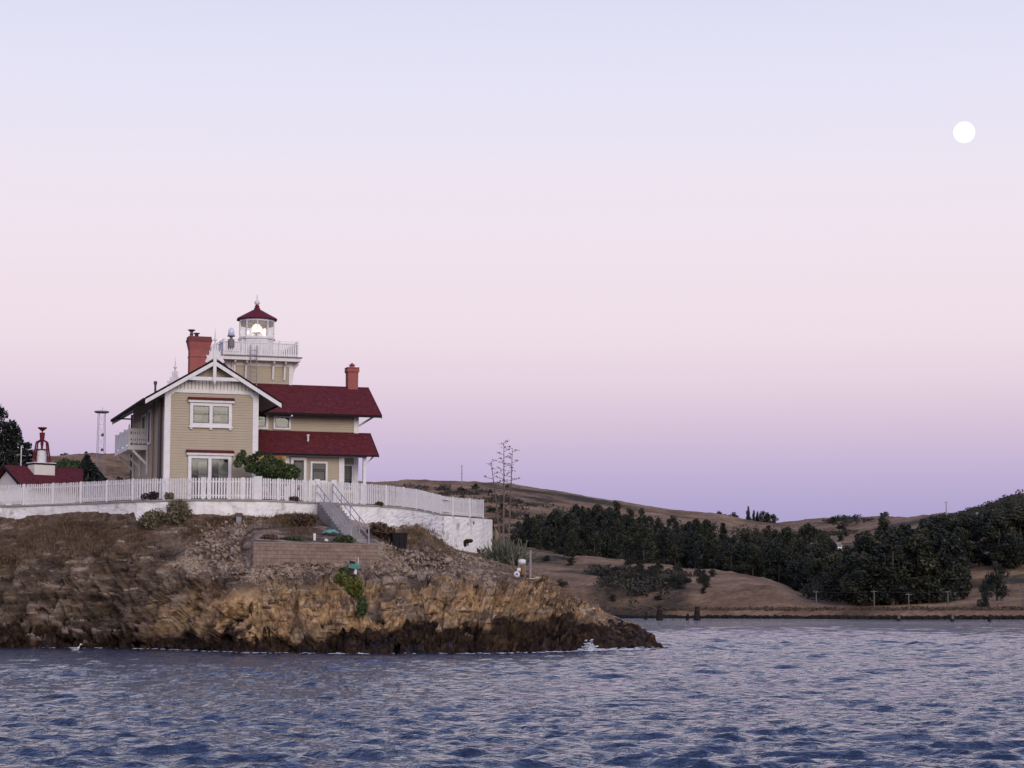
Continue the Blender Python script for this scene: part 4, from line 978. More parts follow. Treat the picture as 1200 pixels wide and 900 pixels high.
m = MB(); xx = hv(230.5, 390, 6)[0]; m.lathe([(.13, z - .05), (.13, z + .14), (.10, z + .17), (.22, z + .21), (.22, z + .25), (.05, z + .28)], (xx, 6.0, 0), 10); m.build('chimney_pot', M['red_dark'], ch)
c2 = hv(413.5, 440, 8.75); zz = lambda py: hv(413.5, py, 8.75)[1]
ch2 = chimney([(7.9, .34, .34), (zz(437), .36, .36), (zz(435.5), .42, .42), (zz(433), .42, .42), (zz(432), .38, .38)], c2[0], 9.0, 'chimney', 0, 0)
ch2['label'] = 'small square red chimney near the right end of the wing roof'
m = MB(); m.box(c2[0] - .42, 8.58, zz(432) + .002, c2[0] + .42, 9.42, zz(430.5)); m.build('chimney_cap', M['red_brick'], ch2)
m = MB(); z = zz(430.5); m.lathe([(.20, z), (.20, z + .08), (.12, z + .12), (.22, z + .17), (.24, z + .2), (.10, z + .24), (.05, z + .33)], (c2[0], 9.0, 0), 10); m.build('chimney_pot', M['red_brick'], ch2)
# --- tower
TX0, TX1, TY0, TY1 = 5.82, 9.88, 9.02, 13.05; TCX, TCY = (TX0 + TX1) / 2, (TY0 + TY1) / 2
PZ = hv(306, 417, 8.3)[1]           # walkway level
m = MB(); m.box(TX0 + .04, TY0 + .04, 6.0, TX1 - .04, TY1, PZ - .3); m.build('tower_inner_wall', M['tan'], house)
m = MB(); clap_front(m, TX0 + .2, TX1 - .2, 7.4, PZ - .62, TY0); clap_side(m, TY0, TY1, 7.4, PZ - .6, TX0); m.build('tower_wall', M['tan'], house)
for x in (TX0 - .04, TX1 - .20):
    m = MB(); m.box(x, TY0 - .07, 7.4, x + .24, TY0 + .15, PZ - .3); m.build('corner_board', M['white'], house)
m = MB(); m.box(TX0 + .2, TY0 - .05, PZ - .62, TX1 - .2, TY0 + .03, PZ - .30); m.box(TX0 - .05, TY0 + .15, PZ - .62, TX0 - .0, TY1, PZ - .30); m.build('tower_frieze', M['cream'], house)
GX0, GX1, GY0, GY1 = hv(259.5, 417, 8.3)[0], hv(352.5, 419, 8.3)[0], 8.3, 13.75
m = MB(); m.box(GX0, GY0, PZ - .30, GX1, GY1, PZ - .06); m.build('gallery_fascia', M['white'], house)
m = MB(); m.box(GX0 - .10, GY0 - .10, PZ - .057, GX1 + .10, GY1 + .1, PZ); m.build('gallery_floor', M['grey_trim'], house)
for fx in (.13, .30, .70, .87):
    x = TX0 + (TX1 - TX0) * fx if 0 else GX0 + (GX1 - GX0) * (.5 + (fx - .5) * .86)
    m = MB(); pr = [(TY0 - .04, PZ - .32), (GY0 + .12, PZ - .32), (GY0 + .14, PZ - .42), (TY0 - .28, PZ - .62), (TY0 - .20, PZ - 1.0), (TY0 - .12, PZ - 1.5), (TY0 - .04, PZ - 1.55)]
    m.prism([(x - .06, a, b_) for a, b_ in pr], (.12, 0, 0)); m.build('gallery_bracket', M['white'], house)
for x, s in ((TX1 + .01, 1), (TX0 - .01, -1)):
    for y in (TY0 + .15, TY1 - .4):
        m = MB(); pr = [(0, PZ - .32), (.52, PZ - .32), (.50, PZ - .45), (.25, PZ - .72), (.16, PZ - 1.0), (.10, PZ - 1.5), (0, PZ - 1.55)]
        m.prism([(x + s*a, y, b_) for a, b_ in pr], (0, .12, 0)); m.build('gallery_bracket', M['white'], house)
def gallery_side(p, q):
    p, q = Vector(p), Vector(q); d = q - p; L = d.length; t = d / L; b = MB()
    b.bar(p + Vector((0, 0, .90)), q + Vector((0, 0, .90)), .09, .07); b.bar(p + Vector((0, 0, .12)), q + Vector((0, 0, .12)), .06, .08); b.bar(p + Vector((0, 0, 1.05)), q + Vector((0, 0, 1.05)), .045, .03)
    k = int(L / .15)
    for i in range(1, k):
        c = p + t * (L * i / k); b.bar(c + Vector((0, 0, .02)), c + Vector((0, 0, .86)), .105, .03, up=tuple(t.cross(Vector((0, 0, 1)))) if 0 else (0, 1, 0) if abs(t.y) < .5 else (1, 0, 0))
    for i in range(0, 5):
        c = p + t * (L * i / 4); b.box(c.x - .05, c.y - .05, PZ + .002, c.x + .05, c.y + .05, PZ + 1.1)
    b.build('gallery_railing', M['white'], house)
o_ = .18
gallery_side((GX0 + o_, GY0 + o_, PZ), (GX1 - o_, GY0 + o_, PZ)); gallery_side((GX0 + o_, GY0 + .2, PZ), (GX0 + o_, GY1 - .2, PZ)); gallery_side((GX1 - o_, GY0 + .2, PZ), (GX1 - o_, GY1 - .2, PZ)); gallery_side((GX0 + o_, GY1 - o_, PZ), (GX1 - o_, GY1 - o_, PZ))
# lantern room: ten sided
LZ0 = hv(300, 397, TCY)[1]; LZ1 = hv(300, 376.5, TCY)[1]; LR = 1.20; N10 = 10; PH = R(9)
m = MB(); m.lathe([(1.24, PZ), (1.24, LZ0 - .14), (1.32, LZ0 - .10), (1.32, LZ0), (1.1, LZ0)], (TCX, TCY, 0), N10, PH); lr = m.build('lantern_base', M['white'], house)
cor = [(TCX + LR*math.cos(2*math.pi*i/N10 + PH), TCY + LR*math.sin(2*math.pi*i/N10 + PH)) for i in range(N10)]
m = MB()
for x, y in cor: m.tube((x, y, LZ0 - .02), (x, y, LZ1 + .02), .045, n=6)
for i in range(N10):
    a, b_ = cor[i], cor[(i+1) % N10]; m.bar((*a, LZ1 - .02), (*b_, LZ1 - .02), .08, .12); m.bar((*a, LZ0 + .03), (*b_, LZ0 + .03), .07, .08)
m.build('lantern_frame', M['white'], lr)
for i in range(N10):
    a, b_ = cor[i], cor[(i+1) % N10]; m = MB(); m.bar((*a, (LZ0 + LZ1) / 2), (*b_, (LZ0 + LZ1) / 2), .012, LZ1 - LZ0 - .16, up=(0, 0, 1)); m.build('lantern_pane', M['lantern_glass'], lr)
m = MB()
for i in range(N10):
    a, b_ = Vector((*cor[i], 0)), Vector((*cor[(i+1) % N10], 0)); c = Vector((TCX, TCY, 0)); a = c + (a - c) * .94; b_ = c + (b_ - c) * .94
    m.bar(a + Vector((0, 0, LZ1 - .21)), b_ + Vector((0, 0, LZ1 - .21)), .02, .24)
m.build('lantern_valance', M['grey_trim'], lr)
RT = hv(300, 361, TCY)[1]
m = MB(); m.lathe([(1.40, LZ1 + .05), (1.44, LZ1 + .09), (1.40, LZ1 + .16), (.22, RT - .1), (.20, RT + .02), (.13, RT + .04), (.17, RT + .10), (.16, RT + .16), (.08, RT + .2)], (TCX, TCY, 0), N10, PH); m.build('lantern_roof', M['red_dark'], lr)
m = MB(); z = RT + .2; m.lathe([(.08, z), (.16, z + .08), (.20, z + .18), (.15, z + .27), (.07, z + .34), (.05, z + .5), (.02, z + .75)], (TCX, TCY, 0), 12); m.build('lantern_finial', M['white'], lr, smooth=True)
m = MB(); m.lathe([(1.18, LZ0 + .002), (1.18, LZ0 + .02)], (TCX, TCY, 0), 10, PH); m.build('lantern_floor', M['white'], lr)
M['flame'] = emit('lighthouse_lamp_glow', (1.0, .80, .48), 9.0)
m = MB(); m.lathe([(.10, LZ0 + .02), (.10, LZ0 + .35), (.28, LZ0 + .40), (.28, LZ0 + .43)], (TCX, TCY, 0), 12); m.build('lamp_pedestal', M['grey_trim'], lr)
m = MB(); m.lathe([(.10, LZ0 + .45), (.17, LZ0 + .54), (.17, LZ0 + .64), (.10, LZ0 + .82), (.03, LZ0 + .95)], (TCX, TCY, 0), 14); m.build('lamp', M['flame'], lr, smooth=True)
M['lens'] = bpy.data.materials.new('frosted_lens'); M['lens'].use_nodes = True; n_, l_ = M['lens'].node_tree.nodes, M['lens'].node_tree.links; n_.clear()
o2 = n_.new('ShaderNodeOutputMaterial'); x2 = n_.new('ShaderNodeMixShader'); a2 = n_.new('ShaderNodeBsdfTransparent'); b2 = n_.new('ShaderNodeBsdfTranslucent'); b2.inputs[0].default_value = (.95, .93, .9, 1); x2.inputs[0].default_value = .45
l_.new(a2.outputs[0], x2.inputs[1]); l_.new(b2.outputs[0], x2.inputs[2]); l_.new(x2.outputs[0], o2.inputs[0])
m = MB(); m.lathe([(.30, LZ0 + .44), (.36, LZ0 + .52), (.33, LZ0 + .58), (.38, LZ0 + .64), (.33, LZ0 + .70), (.36, LZ0 + .76), (.26, LZ0 + .90), (.12, LZ0 + 1.0)], (TCX, TCY, 0), 16); m.build('lens', M['lens'], lr, smooth=True)
ll = bpy.data.lights.new('lantern_light', 'POINT'); ll.energy = 45; ll.color = (1, .82, .58); ll.shadow_soft_size = .25
llo = bpy.data.objects.new('lantern_light', ll); COL.objects.link(llo); llo.parent = house; llo.location = (TCX, TCY, LZ0 + .72)
# beacon on the gallery rail
bx_, bz_ = hv(270, 408, 8.5)
m = MB(); m.lathe([(.22, bz_ + .03), (.22, bz_ + .52), (.20, bz_ + .55), (.10, bz_ + .6), (.10, bz_ + .72), (.27, bz_ + .76), (.27, bz_ + .82)], (bx_, 8.26, 0), 12); be = m.build('beacon', M['grey_trim'], house)
m = MB(); m.lathe([(.21, bz_ + .823), (.21, bz_ + 1.08), (.17, bz_ + 1.22), (.08, bz_ + 1.32), (.02, bz_ + 1.36)], (bx_, 8.26, 0), 12); m.build('beacon_lens', M['beacon_lens'], be, smooth=True)
# ladder to the gallery
la = hv(293.2, 450, 8.15)[0]; lb = hv(300.6, 450, 8.15)[0]; m = MB()
for x in (la, lb): m.bar((x, 8.12, 7.6), (x, 8.12, PZ + .68), .055, .055)
z = 7.75
while z < PZ + .6: m.tube((la, 8.12, z), (lb, 8.12, z), .02, n=5); z += .29
m.build('ladder', M['grey_post'], house)

# ------------------------------------------------------------------ terrace, whitewashed wall, fence
tp = [Vector((p.x, p.y + .35, TZ)) for p in WP]
b = MB(); n = len(tp); back = [Vector((p.x, max(p.y + 30 - i * .9, p.y + 12), TZ)) for i, p in enumerate(tp)]
b.add(tp + back, [(i, i + 1, n + i + 1, n + i) for i in range(n - 1)]); tag(b.build('terrace', M['paving']), kind='structure')
def wall_foot(px): return rock_z(px, wall_y(px)) - 1.0
wall = thing('retaining_wall', 'long whitewashed stone retaining wall under the picket fence', 'wall', tuple(WP[5] - Vector((0, 0, 3))))
def poly_at(px, dy=0.0, z=TZ):
    """plan point on the wall line"""
    y = wall_y(px); p = atz(px, np.interp(px, WPX, [q[1] for q in WALL]), TZ); return Vector((p.x, p.y + dy, z))
def wall_strip(pxs, z_top, thick, dyf, rough, seed):
    rs = np.random.RandomState(seed); V = []; rows = 16; nc = len(pxs)
    base = [poly_at(p, dyf) for p in pxs]
    for r in range(rows + 1):
        for i, p in enumerate(base):
            zf = wall_foot(pxs[i]); z = zf + (z_top - zf) * r / rows; j = rough * (1 if r < rows else .25)
            V.append((p.x + rs.normal(0, j * .3), p.y + float(fbm(np.array(p.x*1.3), np.array(z*1.3), 0, 3, seed)) * j * 2.2 - (rows - r) / rows * -.0, z))
    nb_ = len(V)
    V += [(p.x, p.y + thick, z_top) for p in base] + [(p.x, p.y + thick, wall_foot(pxs[i])) for i, p in enumerate(base)]
    Q = [tuple(q) for q in grid_quads(rows + 1, nc)]
    for i in range(nc - 1):
        t = rows * nc + i; Q.append((t, t + 1, nb_ + i + 1, nb_ + i)); Q.append((nb_ + i, nb_ + i + 1, nb_ + nc + i + 1, nb_ + nc + i))
    for c, o2 in ((0, 0), (nc - 1, nc - 1)):
        for r in range(rows):
            pass
    return V, Q
def raw(name, V, Q, m_, parent):
    b = MB(); b.add([Vector(v) - parent.location for v in V], Q); return b.build(name, m_, parent)
V, Q = wall_strip(list(np.arange(-160, 519, 3.0)) + [519], TZ - .03, .55, 0, .05, 3); raw('wall_face', V, Q, M['whitewash'], wall)
V, Q = wall_strip(list(np.arange(519.6, 577.1, 2.5)) , TZ + .0, .6, -.18, .04, 5); eb = raw('end_block', V, Q, M['whitewash'], wall)
e0, e1 = poly_at(577, -.18), Vector((poly_at(577).x - 1.4, poly_at(577).y + 11, TZ))
zf = wall_foot(577)
raw('end_return', [(e0.x, e0.y + .01, zf), (e1.x, e1.y, zf), (e1.x, e1.y, TZ), (e0.x, e0.y + .01, TZ), (e0.x - .6, e0.y + .01, zf), (e1.x - .6, e1.y, zf), (e1.x - .6, e1.y, TZ), (e0.x - .6, e0.y + .01, TZ)],
    [(0, 1, 2, 3), (3, 2, 6, 7), (4, 7, 6, 5), (0, 3, 7, 4)], M['whitewash'], wall)
b = MB(); L_ = [poly_at(p, -.12) - wall.location for p in np.arange(-160, 519, 6)] + [poly_at(519, -.12) - wall.location]
for p, q in zip(L_[:-1], L_[1:]):
    b.hexa([p + Vector((0, 0, -.028)), q + Vector((0, 0, -.028)), q + Vector((0, .62, -.028)), p + Vector((0, .62, -.028))], [p + Vector((0, 0, .07)), q + Vector((0, 0, .07)), q + Vector((0, .62, .07)), p + Vector((0, .62, .07))])
b.build('wall_ledge', M['concrete'], wall)
b = MB(); rr = random.Random(4)           # bare stones where the render has fallen off the end block
for i in range(16):
    q = at(rr.gauss(544, 4.5), rr.gauss(636, 2.6), wall_y(544) - .20); b.ball(tuple(q - wall.location), rr.uniform(.10, .2), 1, .5, .8, 7)
for px_, py_ in ((547, 614), (554, 613), (559, 645), (561, 647)): b.ball(tuple(at(px_, py_, wall_y(px_) - .18) - wall.location), .13, 1, .4, 1.1, 7)
b.build('exposed_stones', M['rock'], wall)

# fence
fence = thing('picket_fence', 'long white picket fence along the top of the whitewashed wall', 'fence', tuple(poly_at(300, .25)))
FH = 1.33
fl = [poly_at(p, .25, TZ + .07) for p in np.arange(-60, 567, 2)]
seg = [0.0]
for p, q in zip(fl[:-1], fl[1:]): seg.append(seg[-1] + (q - p).length)
seg = np.array(seg); FX = np.array([[p.x, p.y, p.z] for p in fl])
def fpt(s): return Vector([float(np.interp(s, seg, FX[:, k])) for k in range(3)])
sL = [float(np.interp(px, np.arange(-60, 567, 2), seg)) for px in (371, 391)]       # gate span
posts = list(np.arange(0, sL[0] - .5, 2.35)) + [sL[0], sL[1]] + list(np.arange(sL[1] + 2.35, seg[-1] - 1, 2.35)) + [seg[-1]]
for s in posts:
    p = fpt(s) - fence.location; m = MB(); wq = .16 if s in (sL[0], sL[1]) else .05
    m.box(p.x - wq, p.y - .06, p.z, p.x + wq, p.y + .06, p.z + FH + (.08 if wq > .1 else 0)); m.build('fence_post', M['white'], fence)
q = poly_at(302, .17, TZ + .07) - fence.location; m = MB(); m.box(q.x - .24, q.y - .10, q.z, q.x + .24, q.y - .02, q.z + FH + .06); m.build('wide_fence_post', M['white'], fence)
rr = random.Random(9)
for s0, s1 in zip(posts[:-1], posts[1:]):
    gate = (s0 == sL[0]); m = MB(); a, c = s0 + .10 + (.1 if gate else 0), s1 - .10 - (.1 if gate else 0); k = max(2, int(round((c - a) / .162)))
    for i in range(k + 1):
        s = a + (c - a) * i / k; p = fpt(s) - fence.location; t = (fpt(s + .1) - fpt(s - .1)).normalized(); h = FH + rr.uniform(-.02, .02) - .02; z0 = p.z + .06
        nrm = Vector((t.y, -t.x, 0)); w2 = .052; ln = rr.uniform(-.016, .016)
        pr = [p + t*(-w2) + Vector((0,0,.06)), p + t*w2 + Vector((0,0,.06)), p + t*(w2 + ln) + Vector((0,0,h-.05)), p + t*ln + Vector((0,0,h)), p + t*(-w2 + ln) + Vector((0,0,h-.05))]
        m.prism([v + nrm*.045 for v in pr], -nrm*.022)
    m.build('gate_leaf' if gate else 'picket_panel', M['white'], fence)
    m = MB()
    for zr in (.24, FH - .26): m.bar(fpt(s0 + .07) - fence.location + Vector((0, .02, zr)), fpt(s1 - .07) - fence.location + Vector((0, .02, zr)), .05, .09)
    m.build('fence_rail', M['white'], fence)
sg = thing('notice_plate', 'tiny orange and grey notice hung on the pickets left of the gate', 'sign', tuple(at(349.5, 571, wall_y(350) + .13)))
m = MB(); m.box(-.10, -.01, -.16, .10, .012, -.01); m.build('lower_plate', M['grey_trim'], sg); m = MB(); m.box(-.10, -.01, .0, .10, .012, .13); m.build('upper_plate', mat('orange_plate', (.45, .22, .12), .6), sg)

# ------------------------------------------------------------------ stairs with hand rails
st = thing('stairway', 'grey concrete stairs with blue-grey pipe rails from the gate down the rock', 'stairs', tuple(atz(384, 591.5, TZ)))
SA = Vector((xof(384.5, 124.6), 124.6, TZ + .02)) - st.location; SBp = at(421, 638.5, 117.2) - st.location
dS = SBp - SA; hd = Vector((dS.x, dS.y, 0)); Ls = hd.length; hd.normalize(); sd = Vector((-hd.y, hd.x, 0)); ns = 15; SW = .58
m = MB()
for i in range(ns):
    a = SA + hd * (Ls * i / ns); c = SA + hd * (Ls * (i + 1) / ns); zt = SA.z + dS.z * i / ns
    m.hexa([a + sd*SW + Vector((0,0,-99)) if 0 else Vector((*(a + sd*SW)[:2], zt - .9)), Vector((*(c + sd*SW)[:2], zt - .9)), Vector((*(c - sd*SW)[:2], zt - .9)), Vector((*(a - sd*SW)[:2], zt - .9))][::-1],
           [Vector((*(a + sd*SW)[:2], zt)), Vector((*(c + sd*SW)[:2], zt)), Vector((*(c - sd*SW)[:2], zt)), Vector((*(a - sd*SW)[:2], zt))][::-1])
m.build('stair_flight', mat('dark_stair_concrete', (.29, .28, .28), .95, (.19, .18, .18), 1.5, .5, .3, 8), st)
for s in (-1, 1):
    m = MB(); k0, k1 = -.7, Ls + .2; P_ = lambda d, h: Vector((*(SA + hd*d + sd*(s*(SW - .06)))[:2], SA.z + dS.z / Ls * d + h))
    m.tube(P_(k0, .98), P_(k1, .98), .032, n=6); m.tube(P_(k0, .52), P_(k1, .52), .028, n=6)
    for i in range(5):
        d = k0 + (k1 - k0) * (i + .02) / 4.04; m.tube(P_(d, -.1), P_(d, .98), .034, n=6)
    m.build('hand_rail', M['pipe'], st)

# ------------------------------------------------------------------ block retaining wall below
A = at(297, 635.5, 112.0); B = at(443.5, 638.2, 116.5); Lb = math.hypot(B.x - A.x, B.y - A.y); ang = math.atan2(B.y - A.y, B.x - A.x)
bw = thing('block_wall', 'low brown concrete block wall holding up the earth bench below the stairs', 'wall', (A.x, A.y, A.z - 1.9), ang)
m = MB(); zt = 1.9 + .02
m.box(0, 0, 0, Lb, .28, zt - .06); m.build('block_courses', M['blocks'], bw)
m = MB(); m.box(-.02, -.03, zt - .058, Lb + .02, .30, zt + .03); m.build('coping', mat('block_coping', (.27, .21, .19), .9, (.20, .15, .13), 3), bw)
m = MB(); m.tube((Lb * .83, -.05, .55), (Lb * .83, -.05, 1.15), .025, n=6); m.build('drain_pipe', M['white'], bw)

# ------------------------------------------------------------------ small things on the rock
def spot(px, py): return surf_at_row(px, py)
s_ = spot(283, 614); t_ = thing('short_post', 'short dark weathered post standing by the wall left of the stairs', 'post', tuple(s_))
m = MB(); m.box(-.15, -.15, -.2, .15, .15, .42); m.build('post', M['grey_post'], t_); m = MB(); m.box(-.20, -.2, .422, .20, .2, .62); m.build('post_cap', M['dark_metal'], t_)
s_ = spot(468, 641); t_ = thing('plastic_bin', 'black square bin standing on the rubble right of the stairs', 'bin', tuple(s_), .25)
m = MB(); m.hexa([(-.40, -.40, -.15), (.40, -.40, -.15), (.40, .40, -.15), (-.40, .40, -.15)], [(-.45, -.45, .72), (.45, -.45, .72), (.45, .45, .72), (-.45, .45, .72)]); m.build('bin_body', M['black_plastic'], t_)
m = MB(); m.box(-.48, -.48, .723, .48, .48, .80); m.build('bin_lid', M['black_plastic'], t_)
for x in (-.3, 0, .3):
    m = MB(); m.box(x - .03, -.47, .0, x + .03, -.43, .7); m.build('bin_rib', M['black_plastic'], t_)
def boat_shape(L, Wd, H):
    b = MB(); rings = [(-L/2, .15, 0), (-L/4, .9, .0), (L/6, 1, 0), (L/2, .55, .12)]; pts = []
    for x, k, l in rings:
        pts.append([(x, -Wd/2*k, H), (x, -Wd/2*k*.7, l*H + .05), (x, Wd/2*k*.7, l*H + .05), (x, Wd/2*k, H)])
    vs = [p for r in pts for p in r]; fs = []
    for i in range(3):
        for j in range(3): fs.append((i*4+j, i*4+j+1, i*4+j+5, i*4+j+4))
        fs.append((i*4+3, i*4, i*4+4, i*4+7))
    fs += [(3, 2, 1, 0), (12, 13, 14, 15)]; b.add(vs, fs); return b
s_ = spot(417, 674); t_ = thing('skiff', 'small teal tub with a pale support just below the block wall', 'tub', (s_.x, s_.y - .1, s_.z + .03), .15)
t_.rotation_euler = (.25, .16, .2)
boat_shape(.60, .4, .32).build('hull', M['teal'], t_); m = MB(); m.box(-.30, -.15, .323, .0, .15, .38); m.build('dark_cover', M['black_plastic'], t_)
m = MB(); m.tube((.12, -.1, -.25), (.10, 0, .05), .10, .06); m.build('support', M['cream'], t_)
s_ = spot(389, 628); t_ = thing('tarpaulin', 'crumpled teal tarpaulin lying on the bench left of the stairs', 'tarpaulin', tuple(s_))
rs = np.random.RandomState(2); gx_, gy_ = np.meshgrid(np.linspace(-.48, .48, 22), np.linspace(-.3, .3, 14)); gz = .26 * np.clip(1 - (gx_/.55)**2, 0, 1) * np.clip(1 - (gy_/.36)**2, 0, 1) + .06 * fbm(gx_*5, gy_*5, 0, 3, 3) + .1
np_obj('sheet', np.stack([gx_, gy_, gz], 2).reshape(-1, 3), grid_quads(14, 22), M['teal'], parent=t_)
s_ = spot(370, 634.5); t_ = thing('white_marker', 'short white round marker post on the bench above the block wall', 'post', tuple(s_ + Vector((0, .3, 0))))
m = MB(); m.lathe([(.075, -.2), (.075, .40), (.06, .44)], (0, 0, 0), 10); m.build('shaft', M['white'], t_); m = MB(); m.lathe([(.085, .28), (.085, .33)], (0, 0, 0), 10); m.build('band', M['cream'], t_)
s_ = spot(384, 635); m = MB(); m.ball((0, 0, .06), .12, 1.1, .9, .8, 8); m.box(-.05, -.12, .1, .05, -.02, .17)
tag(m.build('small_float', M['white'], loc=tuple(s_ + Vector((0, .25, 0)))), 'tiny white float lying on the bench right of the marker post', 'float')
# navigation gear on the shoulder of the rock
s_ = spot(620, 677); t_ = thing('grey_pole', 'slim grey timber pole standing on the right shoulder of the rock', 'pole', tuple(s_))
m = MB(); m.tube((0, 0, -.3), (.02, 0, 1.78), .085, .075, 8); m.build('pole_shaft', M['grey_post'], t_); m = MB(); m.lathe([(.09, 1.775), (.09, 1.83), (.02, 1.86)], (.02, 0, 0), 8); m.build('pole_cap', M['dark_metal'], t_)
s_ = spot(611.5, 676); t_ = thing('white_tank', 'white rounded tank on a short frame beside the grey pole', 'tank', tuple(s_))
m = MB()
for x in (-.2, .2):
    for y in (-.17, .17): m.tube((x, y, -.3), (x, y, .75), .035, n=6)
m.box(-.24, -.2, .752, .24, .2, .80); m.build('stand', M['grey_post'], t_)
m = MB(); m.lathe([(.12, .80), (.24, .83), (.265, .92), (.265, 1.02), (.21, 1.10), (.08, 1.13)], (0, 0, 0), 14); m.build('tank', M['white'], t_, smooth=True)
m = MB(); m.lathe([(.09, .12), (.12, .16), (.12, .50), (.07, .56)], (.06, -.28, 0), 10); m.build('orange_bottle', mat('orange_plastic', (.22, .10, .03), .6), t_)
m = MB(); m.box(-.30, -.34, .36, -.08, -.25, .56); m.build('pale_box', M['cream'], t_)
s_ = spot(604.5, 678); t_ = thing('round_float', 'white and blue round float left of the white tank', 'float', tuple(s_ + Vector((0, 0, .22))))
m = MB(); m.ball((0, 0, 0), .21, 1, .9, 1, 12); m.build('shell', M['white'], t_, smooth=True); m = MB(); m.ball((.02, -.155, .02), .08, 1, .6, 1, 10); m.build('blue_disc', mat('blue_plastic', (.08, .12, .32), .4), t_, smooth=True)
s_ = spot(624, 679); m = MB(); m.box(-.55, -.10, .0, .5, .10, .07); m.box(.12, -.13, .072, .5, .13, .15)
tag(m.build('plank', mat('pale_plank', (.55, .47, .36), .8, (.42, .35, .26), 4), loc=tuple(s_)), 'pale plank lying at the foot of the grey pole', 'plank')
# rubble of pale stones spilled over the slope
def rubble(n, seed):
    rr = random.Random(seed); b = MB(); k = 0
    areas = [(300, 665, 42, 9), (275, 625, 22, 9), (262, 650, 18, 12), (330, 668, 30, 6), (300, 616, 20, 4), (455, 640, 14, 6), (500, 655, 30, 9), (545, 665, 26, 9), (455, 662, 12, 6), (560, 655, 16, 6), (240, 640, 12, 8), (350, 668, 16, 4)]
    while k < n:
        a = rr.choice(areas); px, py = rr.gauss(a[0], a[2]), rr.gauss(a[1], a[3])
        if 294 < px < 450 and 600 < py < 664 : continue
        if not 225 < px < 600: continue
        s = spot(px, py); r = min(.26, rr.lognormvariate(math.log(.058), .5)); q = Vector([rr.gauss(0, 1) for _ in range(3)]).normalized()
        vs = []
        for i in range(8):
            v = Vector(((i & 1) * 2 - 1, (i >> 1 & 1) * 2 - 1, (i >> 2) * 2 - 1)); v = Vector((v.x * rr.uniform(.5, 1.1), v.y * rr.uniform(.5, 1), v.z * rr.uniform(.35, .8))) * r; v.rotate(Matrix.Rotation(rr.uniform(0, 6.28), 3, q)); vs.append(s + v + Vector((0, 0, r * .2)))
        b.add(vs, [(0, 2, 3, 1), (4, 5, 7, 6), (0, 1, 5, 4), (2, 6, 7, 3), (0, 4, 6, 2), (1, 3, 7, 5)]); k += 1
    tag(b.build('rubble', mat('pale_rubble', (.14, .10, .075), .9, (.40, .31, .24), 1.6, .4)), kind='stuff')
rubble(2600, 6)
# dry grass on the upper slope and along the wall foot
def dry_grass(n, seed):
    rs = np.random.RandomState(seed); rr = random.Random(seed); V = []
    zones = [(-10, 642, 30, 12, .7), (60, 630, 34, 8, .8), (100, 618, 20, 6, .8), (150, 634, 24, 9, .7), (70, 640, 40, 10, .8), (260, 612, 10, 3, .6), (330, 612, 20, 4, .8), (350, 608, 12, 3, .8), (365, 620, 14, 8, .7), (494, 624, 10, 4, .6), (505, 634, 14, 6, .5), (520, 646, 8, 4, .4), (478, 632, 6, 4, .5), (640, 684, 12, 6, .3), (610, 668, 14, 5, .4), (660, 700, 14, 5, .25), (230, 625, 8, 6, .5), (10, 655, 24, 8, .5)]
    k = 0
    while k < n:
        z = rr.choice(zones); px, py = rr.gauss(z[0], z[2]), rr.gauss(z[1], z[3]); px = max(-60, px)
        if 296 < px < 446 and 632 < py < 670: continue
        if 366 < px < 425 and 592 < py < 640: continue
        s = spot(px, py); 
        if s.y > wall_y(min(px, 577)) - .1 and px < 578: continue
        for _ in range(5):
            h = rr.uniform(.18, .42) * z[4]; a = rr.uniform(0, 6.28); d = Vector((math.cos(a), math.sin(a), 0)); p = s + Vector((rr.gauss(0, .12), rr.gauss(0, .12), -.05)); t = p + d * h * rr.uniform(.2, .8) + Vector((0, 0, h)); w = d.cross(Vector((0, 0, 1))) * .018
            V += [p - w, p + w, t + w*.4, t - w*.4]
        k += 1
    o = np_obj('dry_grass', np.array([tuple(v) for v in V]), np.arange(len(V)).reshape(-1, 4), M['leaf_dry'], smooth=False); tag(o, kind='stuff')
dry_grass(4600, 12)
# bushes on the rock
def bush(name, label, px, py, w, h, m_, seed, n=1500, size=.09, dy=.3, cat='bush', group=None, stems=True):
    s = spot(px, py); t = thing(name, label, cat, (s.x, s.y + dy, s.z), 0, group); rs = np.random.RandomState(seed); cl = []
    for _ in range(9):
        a = rs.uniform(0, 6.28); r = rs.uniform(0, .6) * w / 2; q = rs.uniform(.28, .45)
        cl.append(((r*math.cos(a), r*math.sin(a)*.8, h * rs.uniform(.30, .68) * (1 - .5*(2*r/w)**2)), (w*q*.75, w*q*.6, h*q*.85)))
    crown('foliage', rs, cl, n, size, m_, t, elong=1.5)
    b = MB()
    for _ in range(7):
        a = rs.uniform(0, 6.28); b.tube((0, 0, -.2), (w*.3*math.cos(a), w*.3*math.sin(a), h*.6), .03, .012, 4)
    b.build('stem', M['bark'], t); return t
bush('round_bush', 'olive green rounded bush against the white wall, the larger of the pair', 212, 618, 2.5, 1.75, M['leaf_olive'], 31, 2600, .085)
bush('round_bush', 'olive green rounded bush against the white wall, the smaller of the pair', 182, 624, 2.0, 1.45, M['leaf_olive'], 32, 1800, .085)
bush('ice_plant', 'bright yellow-green bush hanging on the rock below the teal tub', 420, 704, 1.15, 1.1, M['leaf_bright'], 33, 1900, .07, .1)
bush('ice_plant', 'bright green bush on the rock left of the yellow-green one', 401, 692, 1.1, .8, M['leaf_bright'], 34, 1500, .07, .1)
bush('ice_plant', 'dark green clump at the foot of the block wall beside the teal tub', 404, 676, .8, .5, M['leaf_garden'], 35, 1000, .07, .1)
